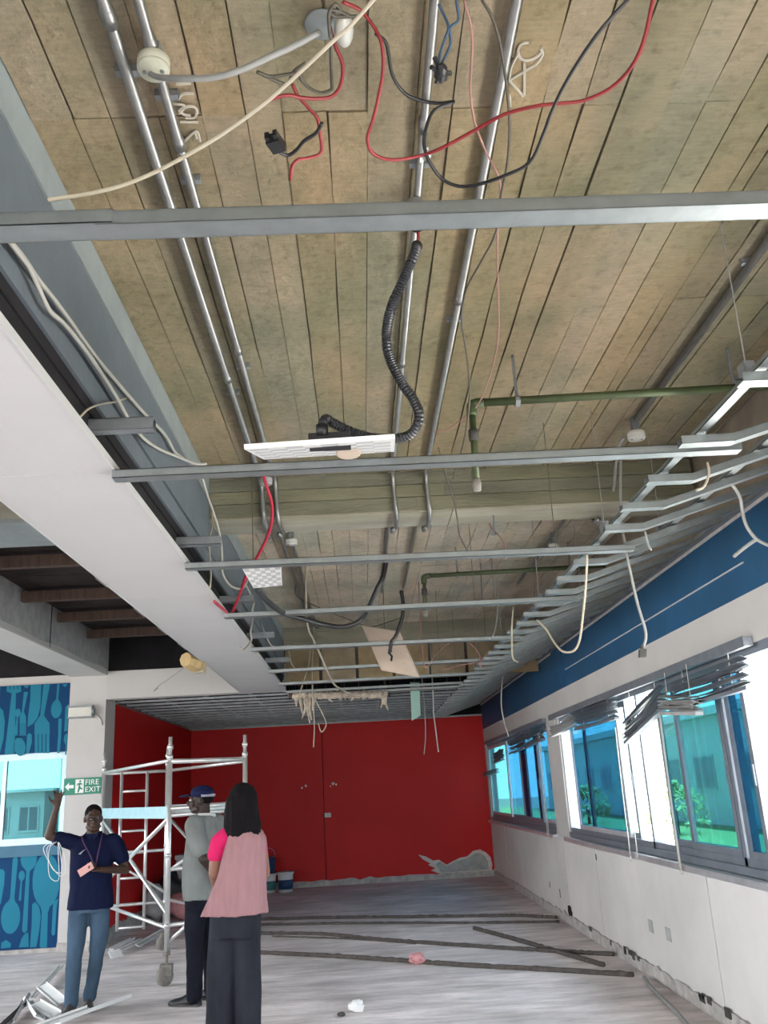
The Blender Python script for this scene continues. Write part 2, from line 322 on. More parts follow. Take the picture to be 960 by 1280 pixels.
WIRES = [
    ('cable', 'cream cable running diagonally across the near ceiling bay and over the nearest channel', 'cable', 'cream_cable', 0.0055, [[(0.123, 1.636, 3.45), (0.054, 1.683, 3.405), (0.004, 1.691, 3.36), (-0.087, 1.746, 3.315), (-0.169, 1.785, 3.27), (-0.262, 1.82, 3.225), (-0.332, 1.826, 3.18), (-0.432, 1.845, 3.135), (-0.506, 1.835, 3.09), (-0.573, 1.806, 3.045), (-0.672, 1.771, 3.0)]], None),
    ('cable', 'grey cable sagging from round ceiling box to the white ceiling fitting', 'cable', 'grey_cable', 0.009, [[(-0.531, 2.105, 3.68), (-0.484, 2.037, 3.6), (-0.409, 2.001, 3.56), (-0.33, 1.99, 3.55), (-0.252, 1.977, 3.56), (-0.162, 1.97, 3.6), (-0.096, 1.984, 3.65), (-0.028, 1.99, 3.7)]], None),
    ('cable', 'bundle of loose dark and red wires looping below the white ceiling fitting', 'cable', 'dark_cable', 0.005, [[(0.031, 1.907, 3.7), (0.014, 1.922, 3.692), (0.0, 1.954, 3.685), (0.003, 1.993, 3.677), (0.0, 2.061, 3.669), (-0.001, 2.144, 3.662), (-0.004, 2.159, 3.654), (-0.036, 2.161, 3.646), (-0.066, 2.134, 3.638), (-0.086, 2.099, 3.631), (-0.096, 2.06, 3.623), (-0.139, 2.056, 3.615), (-0.177, 2.052, 3.608), (-0.209, 2.026, 3.6)], [(-0.209, 2.026, 3.6), (-0.178, 2.063, 3.612), (-0.13, 2.1, 3.625), (-0.11, 2.069, 3.638), (-0.073, 2.049, 3.65)]], None),
    ('cable', 'red wire curling under the white ceiling fitting towards a black plug', 'cable', 'red_cable', 0.0055, [[(0.0, 1.969, 3.7), (0.015, 2.028, 3.685), (0.03, 2.062, 3.67), (0.033, 2.092, 3.655), (0.023, 2.133, 3.64), (-0.005, 2.155, 3.625), (-0.049, 2.144, 3.61), (-0.093, 2.122, 3.595), (-0.126, 2.095, 3.58), (-0.169, 2.089, 3.565), (-0.199, 2.092, 3.55)], [(-0.116, 2.095, 3.62), (-0.101, 2.124, 3.603), (-0.073, 2.154, 3.586), (-0.048, 2.179, 3.569), (-0.044, 2.216, 3.552), (-0.04, 2.261, 3.535), (-0.05, 2.274, 3.518), (-0.087, 2.268, 3.501), (-0.113, 2.253, 3.484), (-0.132, 2.261, 3.467), (-0.141, 2.301, 3.45)]], None),
    ('cable', 'short black lead curving from red wire to black plug on the ceiling', 'cable', 'black_cable', 0.006, [[(-0.034, 2.119, 3.5), (-0.054, 2.157, 3.497), (-0.09, 2.183, 3.493), (-0.115, 2.217, 3.49), (-0.141, 2.235, 3.487), (-0.164, 2.217, 3.483), (-0.17, 2.183, 3.48)]], None),
    ('cable', 'long red cable sweeping from the white ceiling fitting to the top right', 'cable', 'red_cable', 0.0055, [[(0.04, 1.874, 3.68), (0.088, 1.922, 3.7), (0.128, 1.95, 3.66), (0.144, 1.971, 3.62), (0.145, 2.052, 3.6), (0.119, 2.158, 3.55), (0.098, 2.189, 3.5), (0.117, 2.256, 3.5), (0.178, 2.286, 3.5), (0.273, 2.292, 3.52), (0.334, 2.232, 3.5), (0.413, 2.17, 3.5), (0.488, 2.084, 3.48), (0.57, 2.031, 3.46), (0.633, 2.012, 3.45), (0.703, 2.001, 3.45), (0.773, 1.945, 3.45), (0.806, 1.836, 3.45), (0.812, 1.723, 3.5), (0.801, 1.676, 3.5)]], None),
    ('cable', 'long black cable sagging from the top right to the second conduit', 'cable', 'black_cable', 0.0055, [[(0.768, 1.687, 3.5), (0.745, 1.726, 3.5), (0.676, 1.781, 3.45), (0.625, 1.889, 3.42), (0.599, 1.981, 3.4), (0.593, 2.065, 3.4), (0.574, 2.191, 3.4), (0.507, 2.249, 3.4), (0.443, 2.309, 3.42), (0.388, 2.357, 3.45), (0.335, 2.358, 3.48), (0.291, 2.299, 3.5), (0.276, 2.279, 3.55), (0.286, 2.261, 3.6), (0.313, 2.25, 3.65), (0.378, 2.249, 3.68)], [(0.378, 2.249, 3.68), (0.324, 2.276, 3.7), (0.26, 2.256, 3.7), (0.216, 2.221, 3.7), (0.18, 2.139, 3.69), (0.16, 2.018, 3.68), (0.128, 1.962, 3.66)]], None),
    ('cable', 'thin dark wire hanging in front of the right middle conduit', 'cable', 'dark_cable', 0.0045, [[(0.42, 1.896, 3.7), (0.451, 1.93, 3.673), (0.485, 2.01, 3.647), (0.522, 2.149, 3.62), (0.546, 2.271, 3.593), (0.557, 2.404, 3.567), (0.552, 2.51, 3.54), (0.557, 2.696, 3.513), (0.523, 2.827, 3.487), (0.479, 2.983, 3.46), (0.478, 3.166, 3.433), (0.52, 3.392, 3.407), (0.561, 3.651, 3.38), (0.586, 3.952, 3.353), (0.594, 4.307, 3.327), (0.58, 4.702, 3.3)]], None),
    ('cable', 'faint pink wire trailing along the ceiling from conduit to green pipe', 'cable', 'pink_cable', 0.0035, [[(0.371, 1.895, 3.7), (0.403, 1.995, 3.677), (0.416, 2.166, 3.654), (0.439, 2.274, 3.631), (0.481, 2.375, 3.608), (0.553, 2.527, 3.585), (0.577, 2.766, 3.562), (0.608, 2.993, 3.538), (0.677, 3.463, 3.515), (0.684, 3.809, 3.492), (0.661, 4.076, 3.469), (0.599, 4.186, 3.446), (0.524, 4.282, 3.423), (0.448, 4.251, 3.4)]], None),
    ('cable', 'twisted blue wires hanging down to a black junction by the conduit', 'cable', 'blue_cable', 0.004, [[(0.302, 1.907, 3.7), (0.319, 1.922, 3.67), (0.327, 1.93, 3.64), (0.314, 1.944, 3.61), (0.301, 1.966, 3.58), (0.296, 1.966, 3.55)], [(0.349, 1.894, 3.7), (0.357, 1.93, 3.67), (0.33, 1.93, 3.64), (0.333, 1.952, 3.61), (0.317, 1.967, 3.58), (0.302, 1.966, 3.55)]], None),
    ('flexible_conduit', 'thick black corrugated conduit curling from ceiling to the checked light panel', 'conduit', 'corrugated', 0.02, [[(0.285, 2.822, 3.55), (0.264, 2.832, 3.5), (0.223, 2.863, 3.42), (0.183, 2.928, 3.36), (0.164, 3.03, 3.3), (0.173, 3.06, 3.22), (0.217, 3.079, 3.12), (0.255, 3.076, 3.05), (0.271, 3.067, 2.98), (0.246, 3.1, 2.93), (0.189, 3.133, 2.92), (0.093, 3.164, 2.94), (0.002, 3.155, 2.97), (-0.057, 3.118, 2.99), (-0.078, 3.108, 3.0), (-0.09, 3.083, 2.97), (-0.092, 3.111, 2.93)]], None),
    ('cable', 'two red cores poking out of the conduit end above the corrugated hose', 'wire', 'red_cable', 0.006, [[(0.289, 2.814, 3.62), (0.292, 2.811, 3.58), (0.285, 2.832, 3.55)]], None),
    ('cable', 'pair of white cables strapped along the left painted beam', 'cable', 'white_cable', 0.008, [[(-0.945, 2.109, 3.184), (-0.945, 2.188, 3.205), (-0.945, 2.31, 3.225), (-0.945, 2.377, 3.229), (-0.945, 2.458, 3.231), (-0.945, 2.586, 3.246), (-0.945, 2.765, 3.262), (-0.945, 2.954, 3.273), (-0.945, 3.134, 3.289), (-0.945, 3.298, 3.31), (-0.945, 3.517, 3.34), (-0.945, 3.853, 3.389), (-0.945, 4.198, 3.451), (-0.945, 4.366, 3.469), (-0.945, 4.547, 3.467), (-0.945, 4.808, 3.526)], [(-0.94, 2.176, 3.197), (-0.94, 2.299, 3.21), (-0.94, 2.375, 3.215), (-0.94, 2.46, 3.195), (-0.94, 2.56, 3.179), (-0.94, 2.684, 3.207), (-0.94, 2.834, 3.227), (-0.94, 3.001, 3.24), (-0.94, 3.187, 3.245), (-0.94, 3.36, 3.245), (-0.94, 3.55, 3.234), (-0.94, 3.802, 3.25), (-0.94, 4.134, 3.324), (-0.92, 4.429, 3.4), (-0.88, 4.542, 3.414), (-0.82, 4.559, 3.394), (-0.78, 4.584, 3.406)]], None),
    ('cable', 'thin cream offcut bridging from white soffit edge to the painted beam', 'cable', 'cream_cable', 0.004, [[(-0.97, 3.002, 3.001), (-0.965, 3.083, 3.07), (-0.96, 3.209, 3.146), (-0.955, 3.382, 3.234), (-0.95, 3.539, 3.323)]], None),
    ('cable', 'bright crimson cable dropping from left conduit to the soffit edge', 'cable', 'crimson_cable', 0.011, [[(-0.554, 5.3, 3.619), (-0.538, 5.478, 3.561), (-0.525, 5.655, 3.498), (-0.555, 5.832, 3.395), (-0.647, 6.01, 3.277), (-0.753, 6.188, 3.182), (-0.834, 6.365, 3.067), (-0.905, 6.542, 2.988), (-0.954, 6.72, 2.963)], [(-0.96, 6.763, 2.972), (-0.958, 6.543, 2.972), (-0.957, 6.224, 2.95), (-0.955, 5.966, 2.931)]], None),
    ('cable', 'looping white cable hanging beside the soffit past the third channel', 'cable', 'white_cable', 0.008, [[(-0.94, 5.342, 3.617), (-0.92, 5.466, 3.519), (-0.9, 5.565, 3.442), (-0.9, 5.73, 3.405), (-0.9, 5.883, 3.337), (-0.9, 5.941, 3.229), (-0.9, 5.941, 3.14), (-0.88, 5.988, 3.083), (-0.85, 6.122, 3.061), (-0.82, 6.406, 3.117), (-0.8, 6.579, 3.228), (-0.8, 6.686, 3.354)]], None),
    ('cable', 'thin beige cable hanging straight down beside the soffit', 'cable', 'cream_cable', 0.006, [[(-0.93, 5.717, 3.491), (-0.93, 5.707, 3.388), (-0.93, 5.596, 3.258), (-0.93, 5.631, 3.14), (-0.93, 5.665, 3.042), (-0.93, 5.637, 2.951)]], None),
    ('cable', 'white lead bent like a hook near the fourth channel', 'cable', 'white_cable', 0.009, [[(-0.88, 6.976, 3.299), (-0.88, 7.393, 3.286), (-0.88, 7.618, 3.264), (-0.88, 7.552, 3.167), (-0.88, 8.112, 3.262)], [(-0.93, 7.981, 3.254), (-0.93, 7.913, 3.14), (-0.93, 7.788, 3.033), (-0.93, 7.841, 2.971), (-0.93, 7.448, 2.841), (-0.93, 7.241, 2.79), (-0.93, 7.096, 2.787)]], None),
    ('cable', 'white cable end curling over the fifth channel', 'cable', 'white_cable', 0.008, [[(-0.9, 8.288, 3.222), (-0.85, 8.221, 3.103), (-0.8, 8.291, 2.993), (-0.75, 8.733, 3.045), (-0.7, 9.536, 3.193)]], None),
    ('cable', 'white cable curving past the sixth channel near the soffit end', 'cable', 'white_cable', 0.008, [[(-0.85, 11.032, 3.388), (-0.812, 10.871, 3.187), (-0.775, 11.561, 3.169), (-0.737, 12.298, 3.272), (-0.7, 12.423, 3.33)]], None),
    ('flexible_conduit', 'black flexible hose slung low across the second ceiling bay', 'conduit', 'black_cable', 0.02, [[(-0.629, 5.6, 2.93), (-0.623, 6.0, 2.95), (-0.578, 6.3, 2.94), (-0.525, 6.6, 2.948), (-0.392, 6.8, 2.938), (-0.251, 7.0, 2.925), (-0.114, 7.0, 2.9), (-0.01, 7.0, 2.921), (0.061, 7.0, 2.97), (0.116, 6.9, 3.044), (0.182, 6.85, 3.169), (0.229, 6.85, 3.254), (0.264, 6.9, 3.398)]], None),
    ('flexible_conduit', 'short black hose hanging down towards the tilted tan board', 'conduit', 'black_cable', 0.018, [[(0.44, 8.2, 3.416), (0.448, 8.2, 3.312), (0.436, 8.2, 3.189), (0.4, 8.2, 3.088), (0.36, 8.2, 2.999), (0.321, 8.2, 2.951), (0.301, 8.2, 2.871)]], None),
    ('cable', 'long cream cable falling from the left conduit towards the torn pipe wrap', 'cable', 'cream_cable', 0.01, [[(-0.459, 8.3, 3.756), (-0.459, 8.3, 3.19), (-0.421, 8.667, 3.084), (-0.357, 9.033, 2.942), (-0.309, 9.4, 2.833), (-0.254, 9.767, 2.759), (-0.121, 10.133, 2.709), (0.023, 10.5, 2.69)]], None),
    ('cable', 'pair of beige wires dangling in front of the red wall left of its joint', 'cable', 'cream_cable', 0.0075, [[(-0.564, 11.6, 3.756), (-0.564, 11.6, 3.567), (-0.596, 11.6, 3.205), (-0.596, 11.6, 2.847), (-0.586, 11.6, 2.496), (-0.605, 11.6, 2.211)], [(-0.608, 11.6, 3.486), (-0.636, 11.6, 3.258), (-0.703, 11.6, 3.056), (-0.792, 11.6, 2.807)], [(-0.586, 11.6, 2.847), (-0.49, 11.6, 2.64), (-0.434, 11.6, 2.488), (-0.498, 11.6, 2.392), (-0.535, 11.6, 2.493)]], None),
    ('cable', 'thin grey wire tail hanging close to the right of the pale green strip', 'cable', 'grey_cable', 0.008, [[(0.89, 12.6, 3.756), (0.89, 12.6, 3.004), (0.9, 12.6, 2.652), (0.889, 12.6, 2.328), (0.85, 12.6, 2.084)]], None),
    ('cable', 'pale wire tail hanging before the red wall, second one right of the green strip', 'cable', 'white_cable', 0.009, [[(1.034, 12.6, 3.756), (1.034, 12.6, 2.975), (1.022, 12.6, 2.645), (1.036, 12.6, 2.374), (1.05, 12.6, 2.106)]], None),
    ('cable', 'thick grey cable drooping from ceiling frame past the top of the blue wall', 'cable', 'grey_cable', 0.01, [[(1.942, 4.3, 3.127), (1.986, 4.35, 3.096), (2.036, 4.4, 3.061), (2.073, 4.45, 3.032), (2.096, 4.5, 2.991), (2.106, 4.52, 2.933), (2.134, 4.55, 2.884), (2.182, 4.58, 2.836), (2.247, 4.6, 2.804), (2.32, 4.62, 2.781)], [(2.182, 4.58, 2.836), (2.168, 4.64, 2.825), (2.161, 4.7, 2.819), (2.14, 4.8, 2.798)]], None),
    ('cable', 'long grey cable hanging with dark plug end before the blue wall', 'cable', 'grey_cable', 0.0085, [[(1.72, 5.2, 3.63), (1.663, 5.2, 3.208), (1.66, 5.2, 3.003), (1.671, 5.2, 2.826), (1.687, 5.2, 2.629), (1.71, 5.2, 2.483), (1.704, 5.2, 2.412), (1.667, 5.2, 2.347)]], None),
    ('cable', 'U shaped loop of beige cable hanging under the ceiling frame', 'cable', 'cream_cable', 0.0075, [[(1.242, 6.0, 2.703), (1.271, 5.888, 2.615), (1.29, 5.775, 2.51), (1.31, 5.662, 2.435), (1.35, 5.55, 2.416), (1.369, 5.438, 2.457), (1.376, 5.325, 2.571), (1.39, 5.212, 2.744), (1.394, 5.1, 2.919)]], None),
    ('cable', 'pale cable hanging down the white wall strip above the far window', 'cable', 'white_cable', 0.01, [[(2.025, 12.5, 3.112), (1.982, 12.5, 2.893), (1.959, 12.5, 2.643), (1.983, 12.5, 2.425), (2.022, 12.5, 2.252)]], None),
    ('cable', 'beige wire hanging vertically from the fourth channel at right', 'cable', 'cream_cable', 0.008, [[(1.377, 7.6, 3.113), (1.348, 7.6, 2.959), (1.331, 7.6, 2.787), (1.327, 7.6, 2.67), (1.371, 7.6, 2.627)]], None),
    ('cable', 'short pale loop between second channel and ceiling frame', 'cable', 'cream_cable', 0.006, [[(1.648, 3.8, 3.008), (1.646, 3.8, 2.953), (1.614, 3.8, 2.892), (1.574, 3.8, 2.875)]], None),
    ('cable', 'thin grey hook of cable over the near ceiling frame ends', 'cable', 'grey_cable', 0.006, [[(1.588, 4.6, 2.913), (1.595, 4.6, 2.841), (1.607, 4.6, 2.804)]], None),
    ('flexible_conduit', 'grey flexible conduit falling from the ceiling box at right to the concrete beam', 'conduit', 'grey_cable', 0.01, [[(1.749, 5.216, 3.7), (1.73, 5.278, 3.66), (1.781, 5.569, 3.6), (1.834, 5.847, 3.55), (1.874, 6.185, 3.52), (1.863, 6.399, 3.48)]], None),
    ('cable', 'thin brown wire hanging from the second channel in front of the beam', 'cable', 'dark_cable', 0.0045, [[(0.49, 4.5, 3.408), (0.537, 4.7, 3.34), (0.599, 4.9, 3.236), (0.637, 5.1, 3.174), (0.669, 5.3, 3.129), (0.737, 5.5, 3.076)]], None),
    ('cable', 'faint pink wires hanging from the concrete beam edge at right', 'cable', 'pink_cable', 0.005, [[(1.023, 6.3, 3.756), (1.023, 6.3, 3.49), (1.086, 6.3, 3.394), (1.119, 6.3, 3.301), (1.111, 6.3, 3.222)]], None),
    ('cable', 'beige wire coil dangling from the seventh channel towards the back', 'cable', 'pink_cable', 0.006, [[(0.689, 9.3, 3.756), (0.689, 9.3, 2.879), (0.821, 9.3, 2.972), (0.955, 9.3, 3.075), (1.084, 9.3, 3.11), (1.206, 9.3, 3.054), (1.281, 9.3, 2.932), (1.27, 9.3, 2.808)]], None),
    ('cable', 'thin dark wire zigzagging down from the third channel near the left conduits', 'cable', 'dark_cable', 0.005, [[(-0.597, 8.998, 3.756), (-0.597, 8.998, 3.6), (-0.378, 9.38, 3.54), (-0.13, 9.678, 3.48), (0.151, 9.967, 3.42), (0.383, 9.358, 3.36), (0.483, 8.797, 3.3)]], None),
    ('cable', 'thin pink wire drooping along the sixth channel on the right', 'cable', 'pink_cable', 0.006, [[(0.923, 9.9, 2.878), (1.123, 9.825, 2.911), (1.338, 9.75, 2.942), (1.534, 9.675, 3.079), (1.78, 9.6, 3.195)]], None),
    ('cable', 'short grey wire hanging below the fifth channel at the right frame end', 'cable', 'grey_cable', 0.006, [[(1.318, 8.2, 3.756), (1.318, 8.2, 3.467), (1.333, 8.2, 3.221), (1.283, 8.2, 2.996), (1.231, 8.2, 2.924)]], None),
]
MURAL = [[(-4.6, 3.168), (-4.604, 3.222), (-4.566, 3.22), (-4.562, 3.166), (-4.551, 3.165), (-4.555, 3.22), (-4.517, 3.218), (-4.514, 3.163), (-4.503, 3.163), (-4.507, 3.217), (-4.469, 3.215), (-4.465, 3.161), (-4.455, 3.16), (-4.458, 3.215), (-4.421, 3.213), (-4.417, 3.158), (-4.412, 3.158), (-4.414, 3.128), (-4.477, 3.11), (-4.445, 2.338), (-4.569, 2.344), (-4.532, 3.113), (-4.598, 3.138), (-4.605, 3.168)], [(-4.201, 2.579), (-4.186, 2.339), (-4.148, 2.337), (-4.162, 2.577), (-4.152, 2.577), (-4.137, 2.336), (-4.099, 2.334), (-4.113, 2.575), (-4.102, 2.574), (-4.088, 2.333), (-4.05, 2.331), (-4.064, 2.572), (-4.053, 2.572), (-4.039, 2.331), (-4.001, 2.329), (-4.015, 2.57), (-4.009, 2.569), (-4.022, 2.704), (-4.098, 2.805), (-4.044, 3.212), (-4.129, 3.216), (-4.146, 2.808), (-4.21, 2.713), (-4.206, 2.58)], [(-3.916, 2.985), (-3.898, 2.965), (-3.884, 2.937), (-3.876, 2.903), (-3.874, 2.868), (-3.879, 2.833), (-3.89, 2.803), (-3.906, 2.78), (-3.926, 2.767), (-3.947, 2.764), (-3.968, 2.772), (-3.986, 2.791), (-4.001, 2.818), (-4.01, 2.851), (-4.013, 2.886), (-4.009, 2.921), (-3.999, 2.952), (-3.983, 2.976), (-3.964, 2.991), (-3.952, 3.014), (-3.948, 3.2), (-3.941, 3.213), (-3.927, 3.211), (-3.92, 3.197), (-3.927, 3.011)], [(-4.376, 2.54), (-4.354, 2.523), (-4.334, 2.497), (-4.318, 2.465), (-4.309, 2.43), (-4.307, 2.394), (-4.313, 2.362), (-4.325, 2.336), (-4.342, 2.319), (-4.363, 2.312), (-4.387, 2.317), (-4.41, 2.332), (-4.43, 2.356), (-4.446, 2.388), (-4.456, 2.423), (-4.459, 2.459), (-4.455, 2.492), (-4.444, 2.519), (-4.427, 2.537), (-4.426, 2.562), (-4.429, 2.545), (-4.421, 2.572), (-4.394, 2.573), (-4.376, 2.547), (-4.385, 2.564)], [(-3.802, 2.427), (-3.812, 2.439), (-3.82, 2.455), (-3.825, 2.475), (-3.827, 2.497), (-3.825, 2.518), (-3.821, 2.537), (-3.813, 2.551), (-3.803, 2.56), (-3.792, 2.563), (-3.781, 2.558), (-3.771, 2.548), (-3.763, 2.532), (-3.758, 2.512), (-3.755, 2.491), (-3.756, 2.469), (-3.761, 2.45), (-3.768, 2.435), (-3.777, 2.425), (-3.781, 2.411), (-3.773, 2.309), (-3.78, 2.295), (-3.795, 2.296), (-3.802, 2.312), (-3.798, 2.412)], [(-4.45, 2.809), (-4.459, 2.818), (-4.467, 2.831), (-4.471, 2.847), (-4.472, 2.863), (-4.47, 2.879), (-4.464, 2.893), (-4.456, 2.903), (-4.446, 2.909), (-4.435, 2.91), (-4.424, 2.906), (-4.414, 2.897), (-4.406, 2.885), (-4.401, 2.869), (-4.4, 2.853), (-4.402, 2.837), (-4.407, 2.823), (-4.415, 2.812), (-4.425, 2.805), (-4.429, 2.795), (-4.422, 2.589), (-4.433, 2.57), (-4.454, 2.573), (-4.464, 2.595), (-4.447, 2.797)], [(-4.402, 2.722), (-4.392, 2.567), (-4.375, 2.567), (-4.386, 2.721), (-4.381, 2.721), (-4.371, 2.566), (-4.355, 2.566), (-4.365, 2.72), (-4.36, 2.72), (-4.35, 2.565), (-4.334, 2.564), (-4.344, 2.719), (-4.339, 2.719), (-4.329, 2.564), (-4.313, 2.563), (-4.323, 2.718), (-4.321, 2.718), (-4.329, 2.804), (-4.361, 2.868), (-4.322, 3.12), (-4.376, 3.123), (-4.385, 2.869), (-4.408, 2.808), (-4.404, 2.722)], [(-4.295, 3.217), (-4.154, 3.21), (-4.151, 2.917), (-4.177, 2.784), (-4.235, 2.706), (-4.3, 2.673), (-4.301, 2.806), (-4.288, 3.013)], [(-4.298, 2.57), (-4.273, 2.595), (-4.242, 2.574), (-4.232, 2.479), (-4.263, 2.335), (-4.297, 2.337)], [(-3.91, 2.756), (-3.868, 2.756), (-3.864, 2.518), (-3.871, 2.322), (-3.905, 2.324), (-3.901, 2.549)], [(-4.381, 3.221), (-4.313, 3.218), (-4.326, 3.181), (-4.347, 3.167), (-4.371, 3.183)], [(-3.785, 3.191), (-3.734, 3.196), (-3.736, 2.94), (-3.77, 2.942)], [(-3.828, 2.9), (-3.792, 2.936), (-3.762, 2.934), (-3.768, 2.852), (-3.773, 2.719), (-3.755, 2.593), (-3.781, 2.587), (-3.788, 2.72), (-3.789, 2.595), (-3.826, 2.589)], [(-3.881, 3.196), (-3.821, 3.197), (-3.834, 3.163), (-3.86, 3.164)], [(-4.677, 2.944), (-4.629, 2.897), (-4.596, 2.762), (-4.596, 2.556), (-4.632, 2.348)], [(-4.313, 0.589), (-4.282, 0.557), (-4.258, 0.511), (-4.244, 0.456), (-4.24, 0.398), (-4.247, 0.342), (-4.265, 0.293), (-4.291, 0.256), (-4.323, 0.234), (-4.358, 0.23), (-4.393, 0.243), (-4.425, 0.273), (-4.45, 0.317), (-4.465, 0.37), (-4.471, 0.428), (-4.465, 0.485), (-4.449, 0.536), (-4.424, 0.576), (-4.392, 0.6), (-4.377, 0.638), (-4.377, 1.077), (-4.36, 1.105), (-4.329, 1.101), (-4.313, 1.069), (-4.326, 0.631)], [(-4.004, 0.517), (-4.05, 0.567), (-4.087, 0.64), (-4.11, 0.729), (-4.119, 0.826), (-4.112, 0.92), (-4.089, 1.004), (-4.052, 1.069), (-4.006, 1.109), (-3.955, 1.119), (-3.903, 1.099), (-3.855, 1.05), (-3.817, 0.978), (-3.792, 0.89), (-3.783, 0.793), (-3.789, 0.698), (-3.81, 0.614), (-3.845, 0.547), (-3.89, 0.506), (-3.91, 0.443), (-3.897, 0.06), (-3.919, 0.021), (-3.964, 0.025), (-3.986, 0.069), (-3.983, 0.45)], [(-4.267, 0.827), (-4.277, 0.837), (-4.285, 0.851), (-4.289, 0.868), (-4.291, 0.886), (-4.289, 0.903), (-4.283, 0.919), (-4.275, 0.93), (-4.264, 0.937), (-4.253, 0.939), (-4.242, 0.935), (-4.231, 0.925), (-4.223, 0.911), (-4.218, 0.895), (-4.216, 0.877), (-4.218, 0.859), (-4.223, 0.843), (-4.231, 0.831), (-4.241, 0.823), (-4.246, 0.812), (-4.242, 0.606), (-4.249, 0.594), (-4.264, 0.596), (-4.271, 0.61), (-4.263, 0.814)], [(-4.215, 0.949), (-4.242, 0.973), (-4.264, 1.007), (-4.277, 1.048), (-4.282, 1.091), (-4.277, 1.134), (-4.262, 1.171), (-4.24, 1.2), (-4.213, 1.217), (-4.182, 1.22), (-4.151, 1.21), (-4.123, 1.187), (-4.101, 1.154), (-4.086, 1.113), (-4.081, 1.07), (-4.085, 1.027), (-4.098, 0.989), (-4.119, 0.959), (-4.146, 0.941), (-4.16, 0.913), (-4.146, 0.261), (-4.162, 0.234), (-4.193, 0.237), (-4.208, 0.268), (-4.2, 0.918)], [(-4.105, 0.547), (-4.071, 0.571), (-4.018, 0.516), (-3.993, 0.41), (-4.001, 0.241), (-4.025, 0.069), (-4.102, 0.067), (-4.096, 0.311)], [(-4.53, 0.969), (-4.487, 0.969), (-4.463, 0.932), (-4.46, 0.791), (-4.486, 0.568), (-4.5, 0.569)], [(-4.445, 0.074), (-4.444, 0.138), (-4.393, 0.167), (-4.332, 0.125), (-4.332, 0.08)], [(-4.234, 0.074), (-4.206, 0.176), (-4.168, 0.225), (-4.133, 0.233), (-4.116, 0.074)], [(-3.852, 0.559), (-3.79, 0.595), (-3.806, 0.504), (-3.81, 0.192), (-3.837, 0.18), (-3.853, 0.207)]]
# ================================================================== SETTING
ZC = 3.76                      # underside of the board-marked slab
XR, XS, YB = 2.40, -.97, 17.9  # right wall, soffit edge, back wall
def S(name, m, *boxes, parent=None, kind='structure'):
    b = MB()
    for bx in boxes: b.box(*bx)
    o = b.build(name, m, parent)
    if parent is None: o['kind'] = kind
    return o
floor = S('floor', 'floor_dusty', (-9.1, -5, -.2, 2.56, 12.1, 0), (-3.45, 12.1, -.2, 2.56, 18.1, 0))
ceiling = S('ceiling', 'slab_dark', (-9.1, -5, ZC+.02, 2.56, 12.2, 4.0), (-3.45, 12.2, ZC+.02, 2.56, 18.1, 4.0))
# every formwork board print of the slab is a piece of its own, with ragged edges
def boards(y0, y1, splits, m, x0=XS, x1=2.39):
    x = x0; prev = None
    while x < x1-.03:
        wd = random.uniform(.115, .165); xe = min(x+wd, x1)
        ys = [y0] + [s_+random.uniform(-.004, .004) for s_ in splits if random.random() < .8] + [y1]
        for a, b_ in zip(ys[:-1], ys[1:]):
            n = 9; dz = random.uniform(-.003, .004); tl = random.uniform(-.003, .003); wide = random.random() < .45
            def g(): return random.uniform(.0, .0022) + (random.uniform(.001, .006) if wide and random.random() < .6 else 0)
            lo = [(x+g(), a+.0015+(b_-a-.003)*i/n, ZC+dz) for i in range(n+1)]; hi = [(xe-g(), a+.0015+(b_-a-.003)*i/n, ZC+dz+tl) for i in range(n+1)]
            up = lambda r: [(p[0], p[1], ZC+.022) for p in r]
            v = lo+hi+up(lo)+up(hi); k = n+1
            f = [(i, i+1, k+i+1, k+i) for i in range(n)] + [(2*k+i, 3*k+i, 3*k+i+1, 2*k+i+1) for i in range(n)]
            f += [(i, 2*k+i, 2*k+i+1, i+1) for i in range(n)] + [(k+i, k+i+1, 3*k+i+1, 3*k+i) for i in range(n)] + [(0, k, 3*k, 2*k), (n, 2*k+n, 3*k+n, k+n)]
            MB().add(v, f).build('board', m, ceiling)
        x = xe
boards(.6, 5.82, [2.37], 'board_concrete', XS, 1.55); boards(.6, 5.82, [2.37, 3.62], 'board_concrete', 1.55)
boards(6.22, 11.7, [8.6], 'board_grey')
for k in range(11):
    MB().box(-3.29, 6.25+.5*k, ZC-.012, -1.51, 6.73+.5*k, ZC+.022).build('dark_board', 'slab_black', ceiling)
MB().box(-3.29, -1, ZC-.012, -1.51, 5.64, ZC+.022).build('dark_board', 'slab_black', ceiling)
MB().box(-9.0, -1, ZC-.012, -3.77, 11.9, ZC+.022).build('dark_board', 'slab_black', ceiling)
# transverse concrete beam with its own board prints
beam = S('trim_1', 'beam_concrete', (XS, 5.84, 3.48, XR, 6.19, ZC+.02), (-3.3, 5.65, 3.48, -1.5, 6.2, ZC+.02))
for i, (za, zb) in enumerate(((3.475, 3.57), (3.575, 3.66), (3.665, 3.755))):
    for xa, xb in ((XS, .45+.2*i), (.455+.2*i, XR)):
        MB().box(xa, 5.82+random.uniform(0, .006), za, xb, 5.845, zb).build('board', 'beam_shade_stain', beam)
for xa, xb in ((XS, .7), (.705, XR)):
    MB().box(xa, 5.83, 3.465, xb, 6.0, 3.482).build('board', 'beam_concrete', beam)
    MB().box(xa, 6.005, 3.468, xb, 6.2, 3.482).build('board', 'beam_concrete', beam)
MB().box(-3.3, 5.64, 3.45, -1.5, 6.21, 3.48).build('painted_underside', 'painted_pale', beam)
